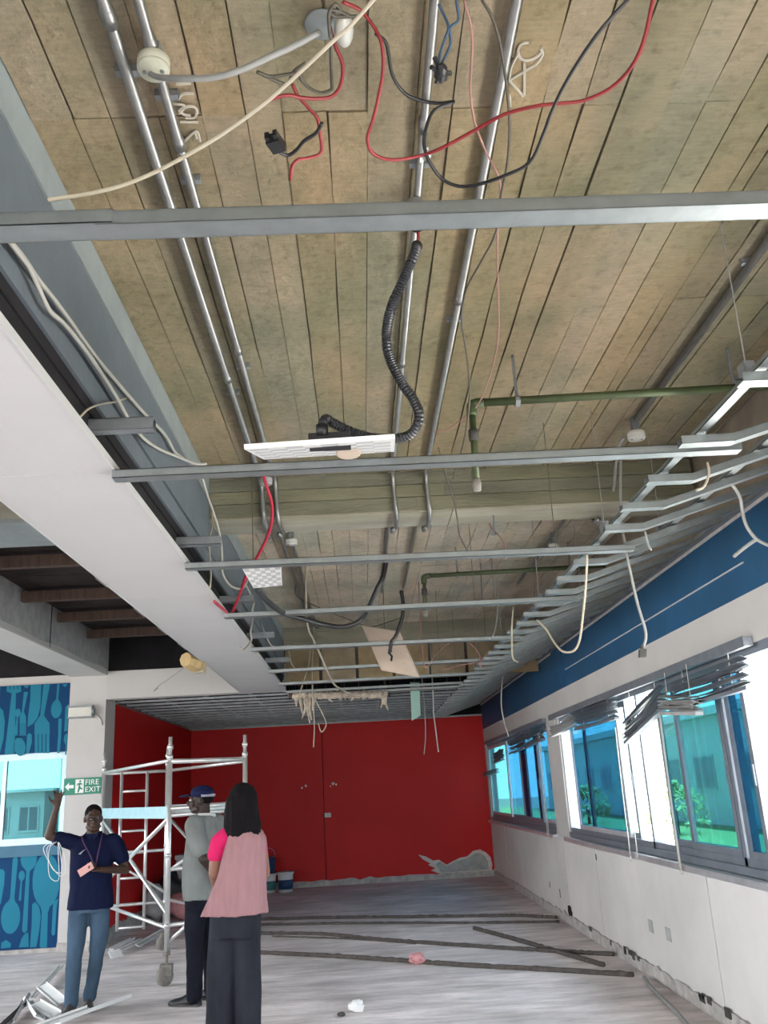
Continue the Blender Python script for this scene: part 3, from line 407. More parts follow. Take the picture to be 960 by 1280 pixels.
# longitudinal painted beam above the soffit
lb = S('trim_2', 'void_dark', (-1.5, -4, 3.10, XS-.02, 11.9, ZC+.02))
MB().box(XS-.03, -4, 3.61, XS, 11.9, ZC+.015).build('top_track', 'painted_pale', lb)
MB().box(XS-.03, -4, 3.265, XS-.004, 11.9, 3.60).build('web_panel', 'painted_beam', lb)
MB().box(XS-.03, -4, 3.15, XS-.006, 11.9, 3.245).build('lower_panel', 'painted_beam', lb)
MB().box(XS-.034, -4, 3.244, XS-.02, 11.9, 3.266).build('seam_groove', 'void_dark', lb)
for y in (3.22, 4.9, 6.5, 8.1, 9.7):
    channel(MB(), (XS-.05, y, 3.03), (XS+.22, y, 3.03), .05, .05).build('bracket', 'galvanised_dark', lb)
# soffit board
so = S('trim_3', 'soffit_white', (-1.55, -4, 2.97, XS, 11.86, 2.985))
MB().box(XS-.004, -4, 2.965, XS+.004, 11.86, 3.0).build('edge_bead', 'soffit_white', so)
MB().box(-1.556, -4, 2.965, -1.548, 11.86, 3.0).build('edge_bead', 'soffit_white', so)
MB().box(-1.52, -4, 2.985, -1.0, 11.86, 3.12).build('framing_shade', 'void_dark', so)  # black filler box, its colour paints the shadow between soffit and beam
for y in (1.1, 3.5, 5.9, 8.3, 10.7):
    MB().box(-1.548, y, 2.9685, XS-.005, y+.004, 2.971).build('board_joint', 'wall_white', so)
# left bay: longitudinal white beam, column, dark beams
lw = S('trim_4', 'wall_white', (-3.76, -4, 3.28, -3.30, 11.9, ZC+.02))
b = MB()
n = 60
top = [(-4+15.9*i/n, 3.345+.03*noise.noise((i*.35, 3, 1))) for i in range(n+1)]
b.prism([(-4, 3.29)]+[(11.9, 3.29)]+list(reversed(top)), (-3.299, 0, 0), (0,1,0), (0,0,1), (.006, 0, 0)).build('rough_plaster_edge', 'wall_white', lw)
MB().box(-3.31, -4, 3.33, -3.297, 11.9, ZC+.01).build('grey_face', 'debris_grey', lw)
MB().box(-3.30, 9.6, 3.30, -3.292, 9.615, ZC).build('drip_stain', 'void_dark', lw)
col = S('trim_5', 'wall_white', (-3.77, 11.86, 0, -3.30, 12.32, 3.29))
MB().box(-3.775, 11.853, 0, -3.295, 12.325, .10).build('rough_foot', 'skirt_rough', col)
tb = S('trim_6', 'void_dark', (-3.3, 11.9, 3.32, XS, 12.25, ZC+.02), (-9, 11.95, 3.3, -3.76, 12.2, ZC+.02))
MB().box(-3.3, 11.86, 2.97, XS-.0, 12.0, 3.32).build('white_fascia', 'wall_white', tb)
MB().box(-3.3, 11.85, 3.318, -1.9, 11.9, 3.33).build('fascia_top_edge', 'wall_white', tb)
# brownish infill boards and studs on the transverse line at the end of the second bay
tb2 = S('trim_7', 'beam_concrete', (XS, 11.75, 3.50, XR, 12.0, ZC+.02))
for i in range(7):
    x0 = XS+.48*i; MB().box(x0+.02, 11.72, 3.03, min(x0+.46, 2.38), 11.745, 3.49).build('board', 'brown_board', tb2)
    channel(MB(), (x0, 11.70, 2.95), (x0, 11.70, ZC), .06, .03).build('stud', 'galvanised', tb2)
# ---------------------------------------------------------------- right wall
SILL, HEAD = 1.01, 2.385
wr = S('wall_right', 'wall_white', (2.425, -5, 0, 2.56, 18.1, SILL-.01), (XR, 11.06, SILL-.01, 2.56, 11.78, HEAD), (XR, 17.72, SILL-.01, 2.56, 18.1, HEAD),
       (XR, -5, SILL-.01, 2.56, -2.0, HEAD), (XR, -5, HEAD, 2.56, 18.1, 2.68))
joints = [-5, -1.6, .2, 1.9, 3.5, 5.1, 6.74, 8.44, 9.93, 11.5, 13.05, 14.6, 16.2, 17.9]
for a, b_ in zip(joints[:-1], joints[1:]):
    MB().box(XR+random.uniform(-.002, .002), a+.006, .09, 2.43, b_-.006, SILL-.015).build('wall_panel', 'sill_panel', wr)
for a, b_ in ((-5, 3.1), (3.105, 10.4), (10.405, 17.9)):
    MB().box(XR-.004, a, 2.68, 2.5, b_, 3.15).build('painted_band', 'blue_paint', wr)
MB().box(XR-.03, 10.4, 2.68, XR, 10.9, 3.15).build('blue_pilaster', 'blue_paint', wr)
MB().box(XR-.012, 5.25, 2.86, XR-.003, 10.3, 2.869).build('conduit_scar', 'wall_white_soft', wr)
b = MB(); n = 160
b.prism([(-5, 3.14), (17.9, 3.14)]+[(17.9-22.9*i/n, 3.165+.012*noise.noise((i*.6, 1, 2))) for i in range(n+1)], (XR-.012, 0, 0), (0,1,0), (0,0,1), (.02,0,0)).build('torn_edge', 'paper_torn', wr)
MB().box(2.43, -5, 3.15, 2.56, 18.1, ZC+.02).build('upper_concrete', 'slab_dark', wr)
def rough_skirt(name, p, d, L, h, out, seed):
    b = MB(); n = int(L/.09); P = Vector(p); D = Vector(d); O = Vector(out)
    prof = [(L*i/n, h*(1+.35*noise.noise((i*.5, seed, 0))+.2*noise.noise((i*1.9, seed, 4)))) for i in range(n+1)]
    b.prism([(0, -.01)]+[(L, -.01)]+list(reversed(prof)), P, D, (0,0,1), O).build(name, 'skirt_rough', None, False, 'structure')
rough_skirt('baseboard_right', (XR-.02, -4, 0), (0,1,0), 21.9, .105, (.03,0,0), 1)
rough_skirt('baseboard_back', (-3.3, YB-.02, 0), (1,0,0), 5.7, .10, (0,.03,0), 5)
rough_skirt('baseboard_left', (-3.31, 12.35, 0), (0,1,0), 5.55, .17, (.03,0,0), 9)
# black hole and patches in the panel wall
b = MB(); rr = [(.11*math.cos(t)*(1+.35*noise.noise((t*2, 5, 1))), .07*math.sin(t)*(1+.4*noise.noise((t*2, 9, 1)))) for t in [i*math.pi/9 for i in range(18)]]
b.prism(rr, (XR-.004, 11.50, .145), (0,1,0), (0,0,1), (.006,0,0)).build('broken_hole', 'void_dark', wr)
for y, z in ((8.24, .42), (7.78, .42)):
    MB().box(XR-.006, y-.06, z-.05, XR+.002, y+.06, z+.05).build('socket_scar', 'plaster_grey', wr)
for y, z, s_ in ((11.98, .3, .05), (12.6, .34, .035), (9.9, .86, .03)):
    MB().box(XR-.004, y-.012, z-s_, XR+.002, y+.012, z+s_).build('chipped_mark', 'rubber_dark', wr)
for i in range(13):
    y = random.uniform(4.5, 10.5); MB().box(XR-.023, y, .06+random.uniform(0,.03), XR-.017, y+random.uniform(.02,.12), .1+random.uniform(0,.03)).build('chipped_mark', 'rubber_dark', wr)
# ---------------------------------------------------------------- back and left red walls
wb = S('wall_back', 'void_dark', (-3.45, YB+.02, 0, 2.56, 18.1, ZC+.02))
MB().box(-3.3, YB, .08, -.775, YB+.03, 2.95).build('wall_panel', 'red_paint', wb)
MB().box(-.762, YB, .08, XR, YB+.03, 2.95).build('wall_panel', 'red_paint', wb)
rim = [(.98,.45),(1.12,.41),(1.25,.33),(1.36,.34),(1.50,.245),(1.62,.30),(1.75,.35),(1.9,.37),(2.02,.46),(2.15,.48),(2.26,.42),(2.34,.33),(2.36,.2),(2.34,.10),(1.35,.10),(1.2,.16),(1.28,.2),(1.15,.26),(1.2,.28),(1.05,.37)]
MB().prism(rim, (0, YB-.003, 0), (1,0,0), (0,0,1), (0,.006,0)).build('torn_paper', 'paper_torn', wb)
inn = [(1.30,.27),(1.38,.31),(1.50,.215),(1.62,.265),(1.76,.31),(1.9,.33),(2.04,.41),(2.14,.42),(2.22,.36),(2.28,.27),(2.29,.12),(1.38,.11)]
MB().prism(inn, (0, YB-.006, 0), (1,0,0), (0,0,1), (0,.006,0)).build('bare_plaster', 'plaster_grey', wb)
for x, z, s_ in ((-.58, 1.82, .03), (-.52, 1.80, .018), (-.63, 1.77, .014), (-1.1, 1.80, .03), (-1.18, 1.77, .02)):
    MB().prism([(s_*math.cos(t)*random.uniform(.6,1.2), s_*math.sin(t)*random.uniform(.6,1.2)) for t in [k*math.pi/4 for k in range(8)]], (x, YB-.003, z), (1,0,0), (0,0,1), (0,.005,0)).build('chipped_spot', 'paper_torn', wb)
wl = S('wall_left', 'red_paint', (-3.45, 12.32, 0, -3.30, 17.93, 2.95))
MB().box(-3.45, 12.2, 2.955, -3.31, 18.1, ZC+.03).build('upper_concrete', 'void_dark', wl)
# ---------------------------------------------------------------- dining mural wall with window
ml = S('wall_front_left', 'wall_white', (-9.1, 11.92, 0, -3.77, 12.1, .04), (-9.1, 11.92, 3.21, -3.77, 12.1, 3.32), (-9.1, 11.92, .04, -3.77, 12.1, 1.10), (-9.1, 11.92, 2.36, -3.77, 12.1, 3.21))
MB().box(-9.1, 11.90, .0, -3.78, 11.93, .05).build('rough_foot', 'skirt_rough', ml)
MB().box(-9.1, 11.885, .05, -3.775, 11.925, 1.10).build('mural_panel', 'mural_navy', ml)
MB().box(-9.1, 11.885, 2.34, -3.775, 11.925, 3.21).build('mural_panel', 'mural_navy', ml)
MB().box(-9.1, 11.85, 1.10, -3.775, 12.1, 1.23).build('window_ledge', 'mural_ledge', ml)
b = MB()
for sh in MURAL:
    b.prism([(min(max(x, -9), -3.785), min(max(z, .055), 3.205)) for x, z in sh], (0, 11.8835, 0), (1,0,0), (0,0,1), (0,.002,0))
sh0 = list(MURAL)
for k in range(1, 4):       # the print goes on to the left, outside the frame
    for sh in sh0: b.prism([(x-.95*k, min(max(z, .055), 3.205)) for x, z in sh], (0, 11.8835, 0), (1,0,0), (0,0,1), (0,.002,0))
b.build('cutlery_print', 'mural_cyan', ml)
w3 = thing('window_3', (-6, 12.0, 1.23), kind='structure')
b = MB(); b.box(-9.1, 11.93, 1.23, -3.77, 12.05, 1.27).box(-9.1, 11.93, 2.30, -3.77, 12.05, 2.36).box(-3.80, 11.93, 1.27, -3.77, 12.05, 2.3)
b.build('frame', 'aluminium_blue', w3)
for x0, x1, yy in ((-4.60, -3.80, 11.95), (-5.5, -4.56, 11.99), (-6.5, -5.45, 11.95), (-7.6, -6.45, 11.99), (-9.0, -7.55, 11.95)):
    s_ = MB().box(x0, yy, 1.27, x0+.05, yy+.03, 2.30).box(x1-.05, yy, 1.27, x1, yy+.03, 2.30).box(x0+.05, yy, 1.27, x1-.05, yy+.03, 1.31).box(x0+.05, yy, 2.26, x1-.05, yy+.03, 2.30).build('sash', 'aluminium_blue', w3)
    MB().box(x0+.05, yy+.012, 1.31, x1-.05, yy+.018, 2.26).build('pane', 'glass_left', s_)
# rest of the shell, outside the frame: rear and far-left sides are open window bands
S('wall_rear', 'wall_white', (-9.1, -5.1, 0, 2.56, -4.9, .35), (-9.1, -5.1, 2.75, 2.56, -4.9, ZC+.02), (-9.1, -5.1, .35, -8.6, -4.9, 3.3), (-3.9, -5.1, .35, -3.3, -4.9, 3.3), (2.1, -5.1, .35, 2.56, -4.9, 3.3))
S('wall_far_left', 'wall_white', (-9.25, -5.1, 0, -9.1, 12.1, .8), (-9.25, -5.1, 3.2, -9.1, 12.1, ZC+.02), (-9.25, -5.1, .8, -9.1, -4.4, 3.0), (-9.25, 3.5, .8, -9.1, 4.1, 3.0), (-9.25, 11.6, .8, -9.1, 12.1, 3.0))
# ---------------------------------------------------------------- right windows
def window(name, y0, y1, sashes, mull=()):
    w_ = thing(name, (2.47, (y0+y1)/2, SILL), kind='structure')
    b = MB(); b.box(2.40, y0, SILL, 2.54, y1, SILL+.05).box(2.43, y0, SILL+.05, 2.455, y1, SILL+.10).box(2.50, y0, SILL+.05, 2.525, y1, SILL+.085)
    b.box(2.42, y0, HEAD-.06, 2.54, y1, HEAD).box(2.42, y0, SILL+.05, 2.54, y0+.035, HEAD-.06).box(2.42, y1-.035, SILL+.05, 2.54, y1, HEAD-.06)
    for m_ in mull: b.box(2.43, m_-.022, SILL+.05, 2.53, m_+.022, HEAD-.06)
    b.build('frame', 'window_frame', w_)
    for (a, c, tr, fm, gm) in sashes:
        x = 2.435 if tr == 0 else (2.468 if tr == 1 else 2.50)
        q = MB(); z0, z1 = SILL+.06, HEAD-.06
        q.box(x, a, z0, x+.028, a+.055, z1).box(x, c-.055, z0, x+.028, c, z1).box(x, a+.055, z0, x+.028, c-.055, z0+.085).box(x, a+.055, z1-.05, x+.028, c-.055, z1)
        s_ = q.build('sash', fm, w_)
        MB().box(x+.011, a+.055, z0+.085, x+.017, c-.055, z1-.05).build('pane', gm, s_)
        MB().box(x-.012, a+.012, 1.55, x, a+.035, 1.68).build('catch', 'window_frame', s_)
    struct('trim_8' if name == 'window_1' else 'trim_9', MB().box(2.34, y0-.05, SILL-.035, 2.42, y1+.05, SILL-.005).box(2.335, y0-.05, SILL-.05, 2.345, y1+.05, SILL-.005), 'sill_metal')
WF, WP = 'window_frame', 'window_frame_pale'
window('window_1', -2.0, 11.06, [(8.62, 10.62, 0, WP, 'glass_teal'), (8.42, 10.15, 1, WF, 'glass_clear'), (6.03, 7.52, 1, WF, 'glass_pale'), (6.1, 7.02, 0, WF, 'glass_clear'),
       (5.68, 6.0, 0, WF, 'glass_teal'), (-1.9, -.5, 0, WF, 'glass_teal')], (7.93, 6.05))
window('window_2', 11.78, 17.72, [(15.45, 17.68, 0, WP, 'glass_pale'), (13.9, 15.75, 1, WF, 'glass_teal'), (12.75, 14.25, 0, WF, 'glass_teal'), (11.82, 13.15, 1, WP, 'glass_teal')], (14.2,))

S('sun_blocker_right', 'wall_white', (2.56, -5, ZC+.03, 3.45, 18.1, ZC+.2))  # unseen overhang, added to keep direct sun out of the right windows
# ================================================================== CEILING STEEL
ords = ['first', 'second', 'third', 'fourth', 'fifth', 'sixth', 'seventh', 'eighth']
PY = [1.80, 3.49, 5.05, 6.58, 8.23, 9.80, 11.0, 12.38]
PX = [1.95, 1.66, 1.66, 1.70, 1.52, 1.5, 1.45, 1.42]
for i, (y, x1) in enumerate(zip(PY, PX)):
    ch = thing('ceiling_channel', ((XS+x1)/2, y, 2.93), 'long galvanised steel channel across the room, %s one from the camera' % ords[i], 'channel', 'steel channels spanning the room')
    b = MB()
    if i == 0:
        channel(b, (-1.1, y, 2.93), (-.52, y, 2.931), .068, .036); b.build('overlap_end', 'galvanised', ch); b = MB()
        channel(b, (-.56, y, 2.928), (2.0, y, 2.926), .064, .036)
    else:
        channel(b, (XS-.005, y, 2.93), (x1, y, 2.93+random.uniform(-.012, .012)), .062, .036)
    b.build('rail', 'galvanised', ch)
    for xh in ((-.3, .9) if i % 2 else (.1, 1.2)):
        if i > 1 and xh > .5: MB().tube([(xh, y, 2.95), (xh+.01, y, ZC)], .0022, 5).build('hanger_wire', 'dark_cable', ch)
# suspended frame of bent channels along the blue wall
fr = thing('ceiling_frame', (1.9, 9.5, 2.95), 'row of bent galvanised channels rising to the blue wall on the right', 'frame')
ys = [1.9, 2.34, 2.79, 3.37, 3.84, 4.25, 4.64, 5.10, 5.40, 5.86]
while ys[-1] < 17.5: ys.append(ys[-1]+.42)
for i, y in enumerate(ys):
    b = MB(); j = random.uniform(-.012, .012); a = (1.37+j, y, 2.93); m_ = (1.585+j, y+random.uniform(-.01,.01), 2.93); e = (2.39, y+random.uniform(-.02,.02), 3.17)
    channel(b, a, m_, .062, .034); channel(b, m_, e, .062, .034)
    b.build('bent_channel', 'galvanised', fr)
for x, z in ((1.46, 2.985), (1.93, 3.06+.02)):
    channel(MB(), (x, 1.2, z), (x, 17.8, z), .045, .02).build('runner', 'galvanised', fr)
for x, z, y in [(1.46, 2.99, yy) for yy in (2.9, 4.9, 6.9, 8.9, 10.9, 12.9, 14.9)] + [(1.93, 3.09, yy) for yy in (3.4, 5.3, 7.4, 9.4, 11.4, 13.4)]:
    MB().tube([(x, y, z), (x+.01, y, ZC)], .0025, 5).build('hanger_wire', 'grey_cable', fr)
    MB().box(x-.02, y-.03, z, x+.02, y+.03, z+.07).build('clip', 'galvanised_dark', fr)
channel(MB(), (2.37, 1.2, 3.16), (2.37, 17.8, 3.16), .05, .03).build('wall_track', 'galvanised_dark', fr)
# dense ceiling grid beyond the fascia
gd = thing('ceiling_grid', (-.5, 15, 2.95), 'dense dark metal ceiling grid above the red back wall', 'grid')
for i in range(13):
    y = 12.35+.44*i; b = MB(); channel(b, (-3.28, y, 2.955), (1.38 if i > 0 else -.4, y, 2.955), .05, .03)
    b.build('cross_channel', 'galvanised_dark', gd)
for x in (-3.26, -2.7, -2.1, -1.5, -.9, -.3, .3, .9):
    channel(MB(), (x, 12.3, 2.99), (x, 17.85, 2.99), .035, .025).build('runner', 'galvanised_dark', gd)
for i in range(26):
    x, y = random.uniform(-3.1, .6), random.uniform(12.5, 17.5); MB().tube([(x, y, 2.98), (x+random.uniform(-.05,.05), y, ZC)], .005, 5).build('hanger_wire', 'dark_cable', gd)
MB().box(-3.3, 12.3, 2.945, -3.26, 17.9, 2.975).box(-3.3, 17.84, 2.945, 2.4, 17.9, 2.975).build('edge_trim', 'galvanised', gd)
MB().box(-3.3, 11.99, 2.965, XS, 12.05, 2.995).box(XS, 12.02, 2.95, 1.4, 12.06, 2.98).build('edge_trim', 'galvanised', gd)
# dark timber battens in the left bay
for i, (y, lab) in enumerate(((6.92, 'dark timber batten over the left bay nearest the pale beam'), (8.16, 'dark timber batten over the left bay, middle one'), (9.17, 'dark timber batten over the left bay farthest from the pale beam'), (10.2, 'dark timber batten over the left bay just before the black end face'))):
    yy = y*1.07; tag(MB().bar((-3.29, yy, 3.66), (-1.5, yy, 3.66), .07, .10).build('timber_batten', 'timber_dark'), lab, 'batten', 'battens over the left bay')
    tag(MB().tube([(-2.25, yy+.05, 3.64), (-2.2, yy+.06, 3.5), (-2.1, yy+.05, 3.42)], .005, 5).build('hanging_wire', 'grey_cable'), 'thin wire hanging from the left bay ceiling beside ' + ('the nearest batten', 'the middle batten', 'the far batten', 'the last batten')[i], 'wire')

# ================================================================== CONDUITS, BOXES, PIPES
def conduit(label, path, r=.0135, clips=(), k=1):
    t = thing('conduit', path[0], label, 'conduit', 'steel conduits under the slab')
    MB().tube(path, r, 10).build('pipe', 'conduit_steel', t, True)
    for y in clips:
        P = Vector(path[0]); x, z = path[0][0], path[0][2]
        MB().lathe([(r+.0035, -.03), (r+.0035, .03)], (x, y, z), 12, (0,1,0)).build('coupling', 'conduit_steel', t, True)
        MB().box(x-.035, y+.20, z+.008, x+.035, y+.225, ZC).build('saddle', 'galvanised_dark', t)
    return t
def run(x, y0=-.5, z=3.728, hook=.0):
    return [(x, y0, z), (x, 5.72, z), (x+.003, 5.785, z-.03), (x+.005, 5.80, z-.09), (x+.01, 5.80, 3.52), (x+.015, 5.81, 3.46), (x+.015, 5.84, 3.435), (x+.02, 6.10, 3.435)]
conduit('outer steel conduit of the left pair on the near slab', run(-.61), .018, (1.95, 4.2))
conduit('inner steel conduit of the left pair, carrying the round white box', run(-.515), .016, (2.05, 2.45, 3.9))
conduit('steel conduit left of centre above the black hose', run(.295), .015, (2.4, 4.1))
conduit('steel conduit right of centre beside the chalk letters', run(.525), .017, (3.5,))
conduit('steel conduit at far right of the near slab ending in a white box', [(1.77, -.5, 3.727), (1.77, 4.98, 3.727)], .018, (3.1,))
for x, lab, y1 in ((-.60, 'outer conduit of the left pair beyond the concrete beam', 11.6), (-.52, 'inner conduit of the left pair beyond the concrete beam', 11.6), (.30, 'conduit above the slung black hose beyond the concrete beam', 9.6), (.53, 'conduit leading to the tilted tan board beyond the concrete beam', 9.4), (1.79, 'rightmost conduit beyond the concrete beam', 9.5)):
    conduit(lab, [(x, 6.12, 3.435) , (x, 6.26, 3.45), (x, 6.34, 3.55), (x, 6.40, 3.70), (x, 6.5, 3.728), (x, y1, 3.728)], .016, ())
def jbox(label, c, r, m='cream_plastic', up=ZC):
    t = thing('junction_box', c, label, 'box')
    x, y, z = c
    MB().lathe([(r, 0), (r, .03), (r*.9, .035)], c, 22).build('body', m, t, True)
    MB().lathe([(r*.92, -.012), (r*1.0, -.004), (r*1.0, 0)], c, 22).build('lid', m, t, True)
    for k in (-1, 1): MB().lathe([(.006, -.016), (.006, -.008)], (x+k*r*.55, y, z), 8).build('screw', 'galvanised_dark', t)
    MB().box(x-.02, y-.02, z+.033, x+.02, y+.02, up).build('stem', 'galvanised_dark', t)
jbox('round cream junction box on the left conduit pair in the near slab', (-.515, 2.085, 3.68), .047)
jbox('white junction box at the end of the far right conduit', (1.77, 5.03, 3.63), .055, 'white_plastic')
jbox('small grey junction box where the left conduits meet the concrete beam', (-.56, 5.60, 3.64), .045, 'debris_grey')
jbox('small white box on the left conduits behind the third channel', (-.50, 7.05, 3.62), .05, 'white_plastic')
jbox('small pale box below the rightmost conduit of the second bay', (1.79, 7.6, 3.62), .05, 'white_plastic')
# white ceiling fitting and the pale disc behind it
t = thing('ceiling_fitting', (-.02, 1.98, 3.66), 'oval white ceiling fitting with loose wires at the top of the view', 'fitting')
MB().ball((.04, 1.985, 3.70), (.028, .050, .04), 16, 10).build('cover', 'white_plastic', t, True)
MB().lathe([(.050, 0), (.053, .008)], (-.02, 2.02, 3.752), 24).build('base_disc', 'painted_pale', t, True)
for k in range(3): MB().tube(sm([(.04+.02*k, 1.94, 3.70), (.02, 1.89+.02*k, 3.69), (.0, 1.91, 3.68), (.0, 1.98, 3.67)]), .005, 6).build('wire_tail', 'dark_cable', t, True)
# black plug and junction
t = thing('plug', (-.175, 2.14, 3.44), 'black two pin plug dangling under the slab on red wires', 'plug')
MB().obox((-.172, 2.15, 3.46), (.009, .023, 0), (.018, -.007, 0), (0, 0, .016)).build('body', 'black_plastic', t)
for k in (-1, 1): MB().obox((-.180+k*.012, 2.122-k*.005, 3.46), (.003, .012, 0), (.006, -.002, 0), (0, 0, .010)).build('prong', 'black_plastic', t)
t = thing('wire_connector', (.30, 1.98, 3.5), 'black lump of connectors hanging on blue wires by the conduit', 'connector')
MB().ball((.302, 1.975, 3.53), (.020, .033, .02), 9, 6).build('body', 'black_plastic', t)
for k in range(6): MB().tube([(.302, 1.975, 3.53), (.302+.03*math.cos(k), 1.975+.042*math.sin(k*1.3), 3.53+.02*math.sin(k*2))], .007, 6).build('pin', 'black_plastic', t)
t = thing('conduit_outlet', (.285, 2.76, 3.66), 'grey conduit outlet with torn paper above the black hose', 'outlet')
MB().lathe([(.03, 0), (.034, .02), (.034, .08)], (.285, 2.78, 3.63), 14).build('body', 'debris_grey', t, True)
MB().lathe([(.02, 0), (.022, .03)], (.288, 2.79, 3.60), 12).build('nozzle', 'black_plastic', t, True)
t = thing('tape_scrap', (.30, 2.25, 3.6), 'crumpled silver tape scrap stuck where red cable crosses the conduit', 'tape')
b = MB()
for k in range(7): b.obox((.30+random.uniform(-.02,.02), 2.43+random.uniform(-.03,.03), 3.64+random.uniform(-.015,.015)), (.009,0,.004), (0,.011,random.uniform(-.01,.01)), (random.uniform(-.003,.003),0,.003))
b.build('strip', 'aluminium', t)
def green_pipe(label, x0, x1, y0, y1, z, zd, hang, boss=True):
    t = thing('sprinkler_pipe', (x0, y0, zd), label, 'pipe')
    MB().tube([(x1, y1, z), (x0+.05, y0, z)], .021, 12).build('main', 'green_pipe', t, True)
    MB().tube(sm([(x0+.06, y0, z), (x0+.015, y0, z-.005), (x0, y0, z-.02), (x0-.002, y0, z-.07)], 4), .026, 12).build('elbow', 'green_pipe', t, True)
    MB().tube([(x0, y0, z-.05), (x0-.01, y0, zd+.04)], .017, 10).build('drop', 'green_pipe', t, True)
    MB().lathe([(.024, -.03), (.026, 0), (.024, .03)], (x0-.004, y0, (z*2+zd)/3-.02), 12).build('coupling', 'rubber_dark', t, True)
    MB().lathe([(.020, 0), (.024, .03), (.020, .06)], (x0-.01, y0, zd), 10).build('nozzle', 'castor_dusty', t, True)
    for xh in hang:
        MB().tube([(xh, y0, z), (xh, y0, ZC)], .008, 6).build('hanger_rod', 'galvanised_dark', t)
        MB().lathe([(.03, -.012), (.03, .012)], (xh, y0, z), 12, (1,0,0)).build('clamp', 'galvanised_dark', t)
green_pipe('green sprinkler pipe with down pipe below the near slab', .635, 2.3, 4.13, 4.06, 3.5, 3.03, (.87, 2.0))
green_pipe('green sprinkler pipe with down pipe beyond the concrete beam', .64, 2.3, 7.94, 7.86, 3.5, 3.12, (.95, 2.0))
# thread rods and small hangers below the slab
for x, y, lab in ((1.86, 3.35, 'bare hanger strip beside the far right conduit'), (1.25, 8.6, 'bare hanger rod beyond the second green pipe'), (1.0, 6.0, 'hanger rod dangling from the concrete beam face')):
    t = thing('hanger_rod', (x, y, 3.2), lab, 'hanger')
    MB().tube([(x, y, 3.33), (x+.02, y, ZC)], .006, 6).build('rod', 'galvanised_dark', t); MB().lathe([(.016, 0), (.016, .02)], (x, y, 3.32), 8).build('nut', 'galvanised', t)
# chalk letters scrawled on the slab
def chalk(strokes):
    for s_ in strokes: MB().tube(sm([(x, y, ZC-.006) for x, y in s_], 4), .0045, 5).build('chalk_mark', 'chalk', ceiling)
CH = [(-.02, .0), (1, 0)]
def ch_pts(o, ux, uy, pts): return [(o[0]+ux[0]*a+uy[0]*b_, o[1]+ux[1]*a+uy[1]*b_) for a, b_ in pts]
chalk([[(0.556, 2.246), (0.613, 2.316)], [(0.556, 2.246), (0.601, 2.208), (0.63, 2.183), (0.643, 2.145), (0.632, 2.124)], [(0.592, 2.177), (0.615, 2.312)], [(0.556, 2.246), (0.554, 2.193), (0.568, 2.135)], [(0.591, 2.099), (0.57, 2.106), (0.565, 2.135), (0.583, 2.164), (0.613, 2.165), (0.633, 2.145), (0.639, 2.125)], [(0.577, 2.358), (0.568, 2.31)], [(-0.479, 2.225), (-0.434, 2.224)], [(-0.486, 2.289), (-0.467, 2.267), (-0.432, 2.265)], [(-0.508, 2.305), (-0.472, 2.315), (-0.493, 2.337)], [(-0.493, 2.349), (-0.47, 2.324), (-0.444, 2.322), (-0.436, 2.339), (-0.448, 2.368), (-0.478, 2.37)], [(-0.499, 2.387), (-0.441, 2.39)], [(-0.503, 2.477), (-0.455, 2.432), (-0.45, 2.479)], [(-0.46, 2.432), (-0.459, 2.466)], [(-0.491, 2.337), (-0.48, 2.355), (-0.459, 2.359)]])
# ================================================================== HANGING PANELS
def panel(name, label, c4, th, m, checks=None):
    P = [Vector(p) for p in c4]; n = (P[1]-P[0]).cross(P[3]-P[0]).normalized()
    t = thing(name, min(P, key=lambda p: p.z), label, 'panel')
    MB().add(P+[p+n*th for p in P], [(0,1,2,3),(7,6,5,4),(0,4,5,1),(1,5,6,2),(2,6,7,3),(3,7,4,0)]).build('board', m, t)
    if checks:
        q = MB(); k = checks
        for i in range(k):
            for j in range(k):
                if (i+j) % 2: continue
                def L_(a, b_): return P[0].lerp(P[1], a).lerp(P[3].lerp(P[2], a), b_)
                a0, a1, b0, b1 = .03+.94*i/k, .03+.94*(i+1)/k, .03+.94*j/k, .03+.94*(j+1)/k
                f = [L_(a0,b0), L_(a1,b0), L_(a1,b1), L_(a0,b1)]; f = [p-n*.0015 for p in f]
                q.add(f+[p+n*.003 for p in f], [(0,1,2,3),(7,6,5,4),(0,4,5,1),(1,5,6,2),(2,6,7,3),(3,7,4,0)])
        q.build('check_pattern', 'check_grey', t)
    return t, n
t, n_ = panel('light_panel', 'white checked square ceiling panel tilted on the second channel under the black hose', [(-.36,2.88,2.80),(.165,2.88,2.815),(.19,3.44,2.985),(-.35,3.44,2.975)], .018, 'check_light', 8)
MB().box(-.14, 2.93, 2.84, .01, 3.03, 2.872).build('driver_box', 'black_plastic', t)
MB().ball((.0, 3.22, 2.902), (.05, .07, .004)).build('stain', 'tan_board', t, True)
MB().tube([(-.09, 2.93, 2.86), (-.09, 2.93, 2.90)], .022, 10).build('hose_end', 'black_plastic', t, True)
t, n_ = panel('light_panel', 'small white checked panel beside the soffit below the third channel', [(-.66,5.14,2.945),(-.43,5.14,2.95),(-.455,5.50,2.915),(-.635,5.50,2.905)], .014, 'check_light', 7)
MB().box(-.66, 5.2, 2.96, -.6, 5.35, 3.0).build('bracket', 'white_plastic', t)
MB().tube([(-.60, 5.2, 2.96), (-.61, 5.2, ZC)], .003, 5).build('hanger_wire', 'dark_cable', t)
t, n_ = panel('ceiling_board', 'square tan ceiling board hanging tilted by one corner near the back', [(.06,9.55,3.36),(.44,9.25,3.22),(.63,9.35,2.75),(.25,9.65,2.88)], .02, 'tan_board')
MB().tube([(.30, 9.42, 3.27), (.31, 9.42, ZC)], .004, 5).build('hanger_wire', 'dark_cable', t)
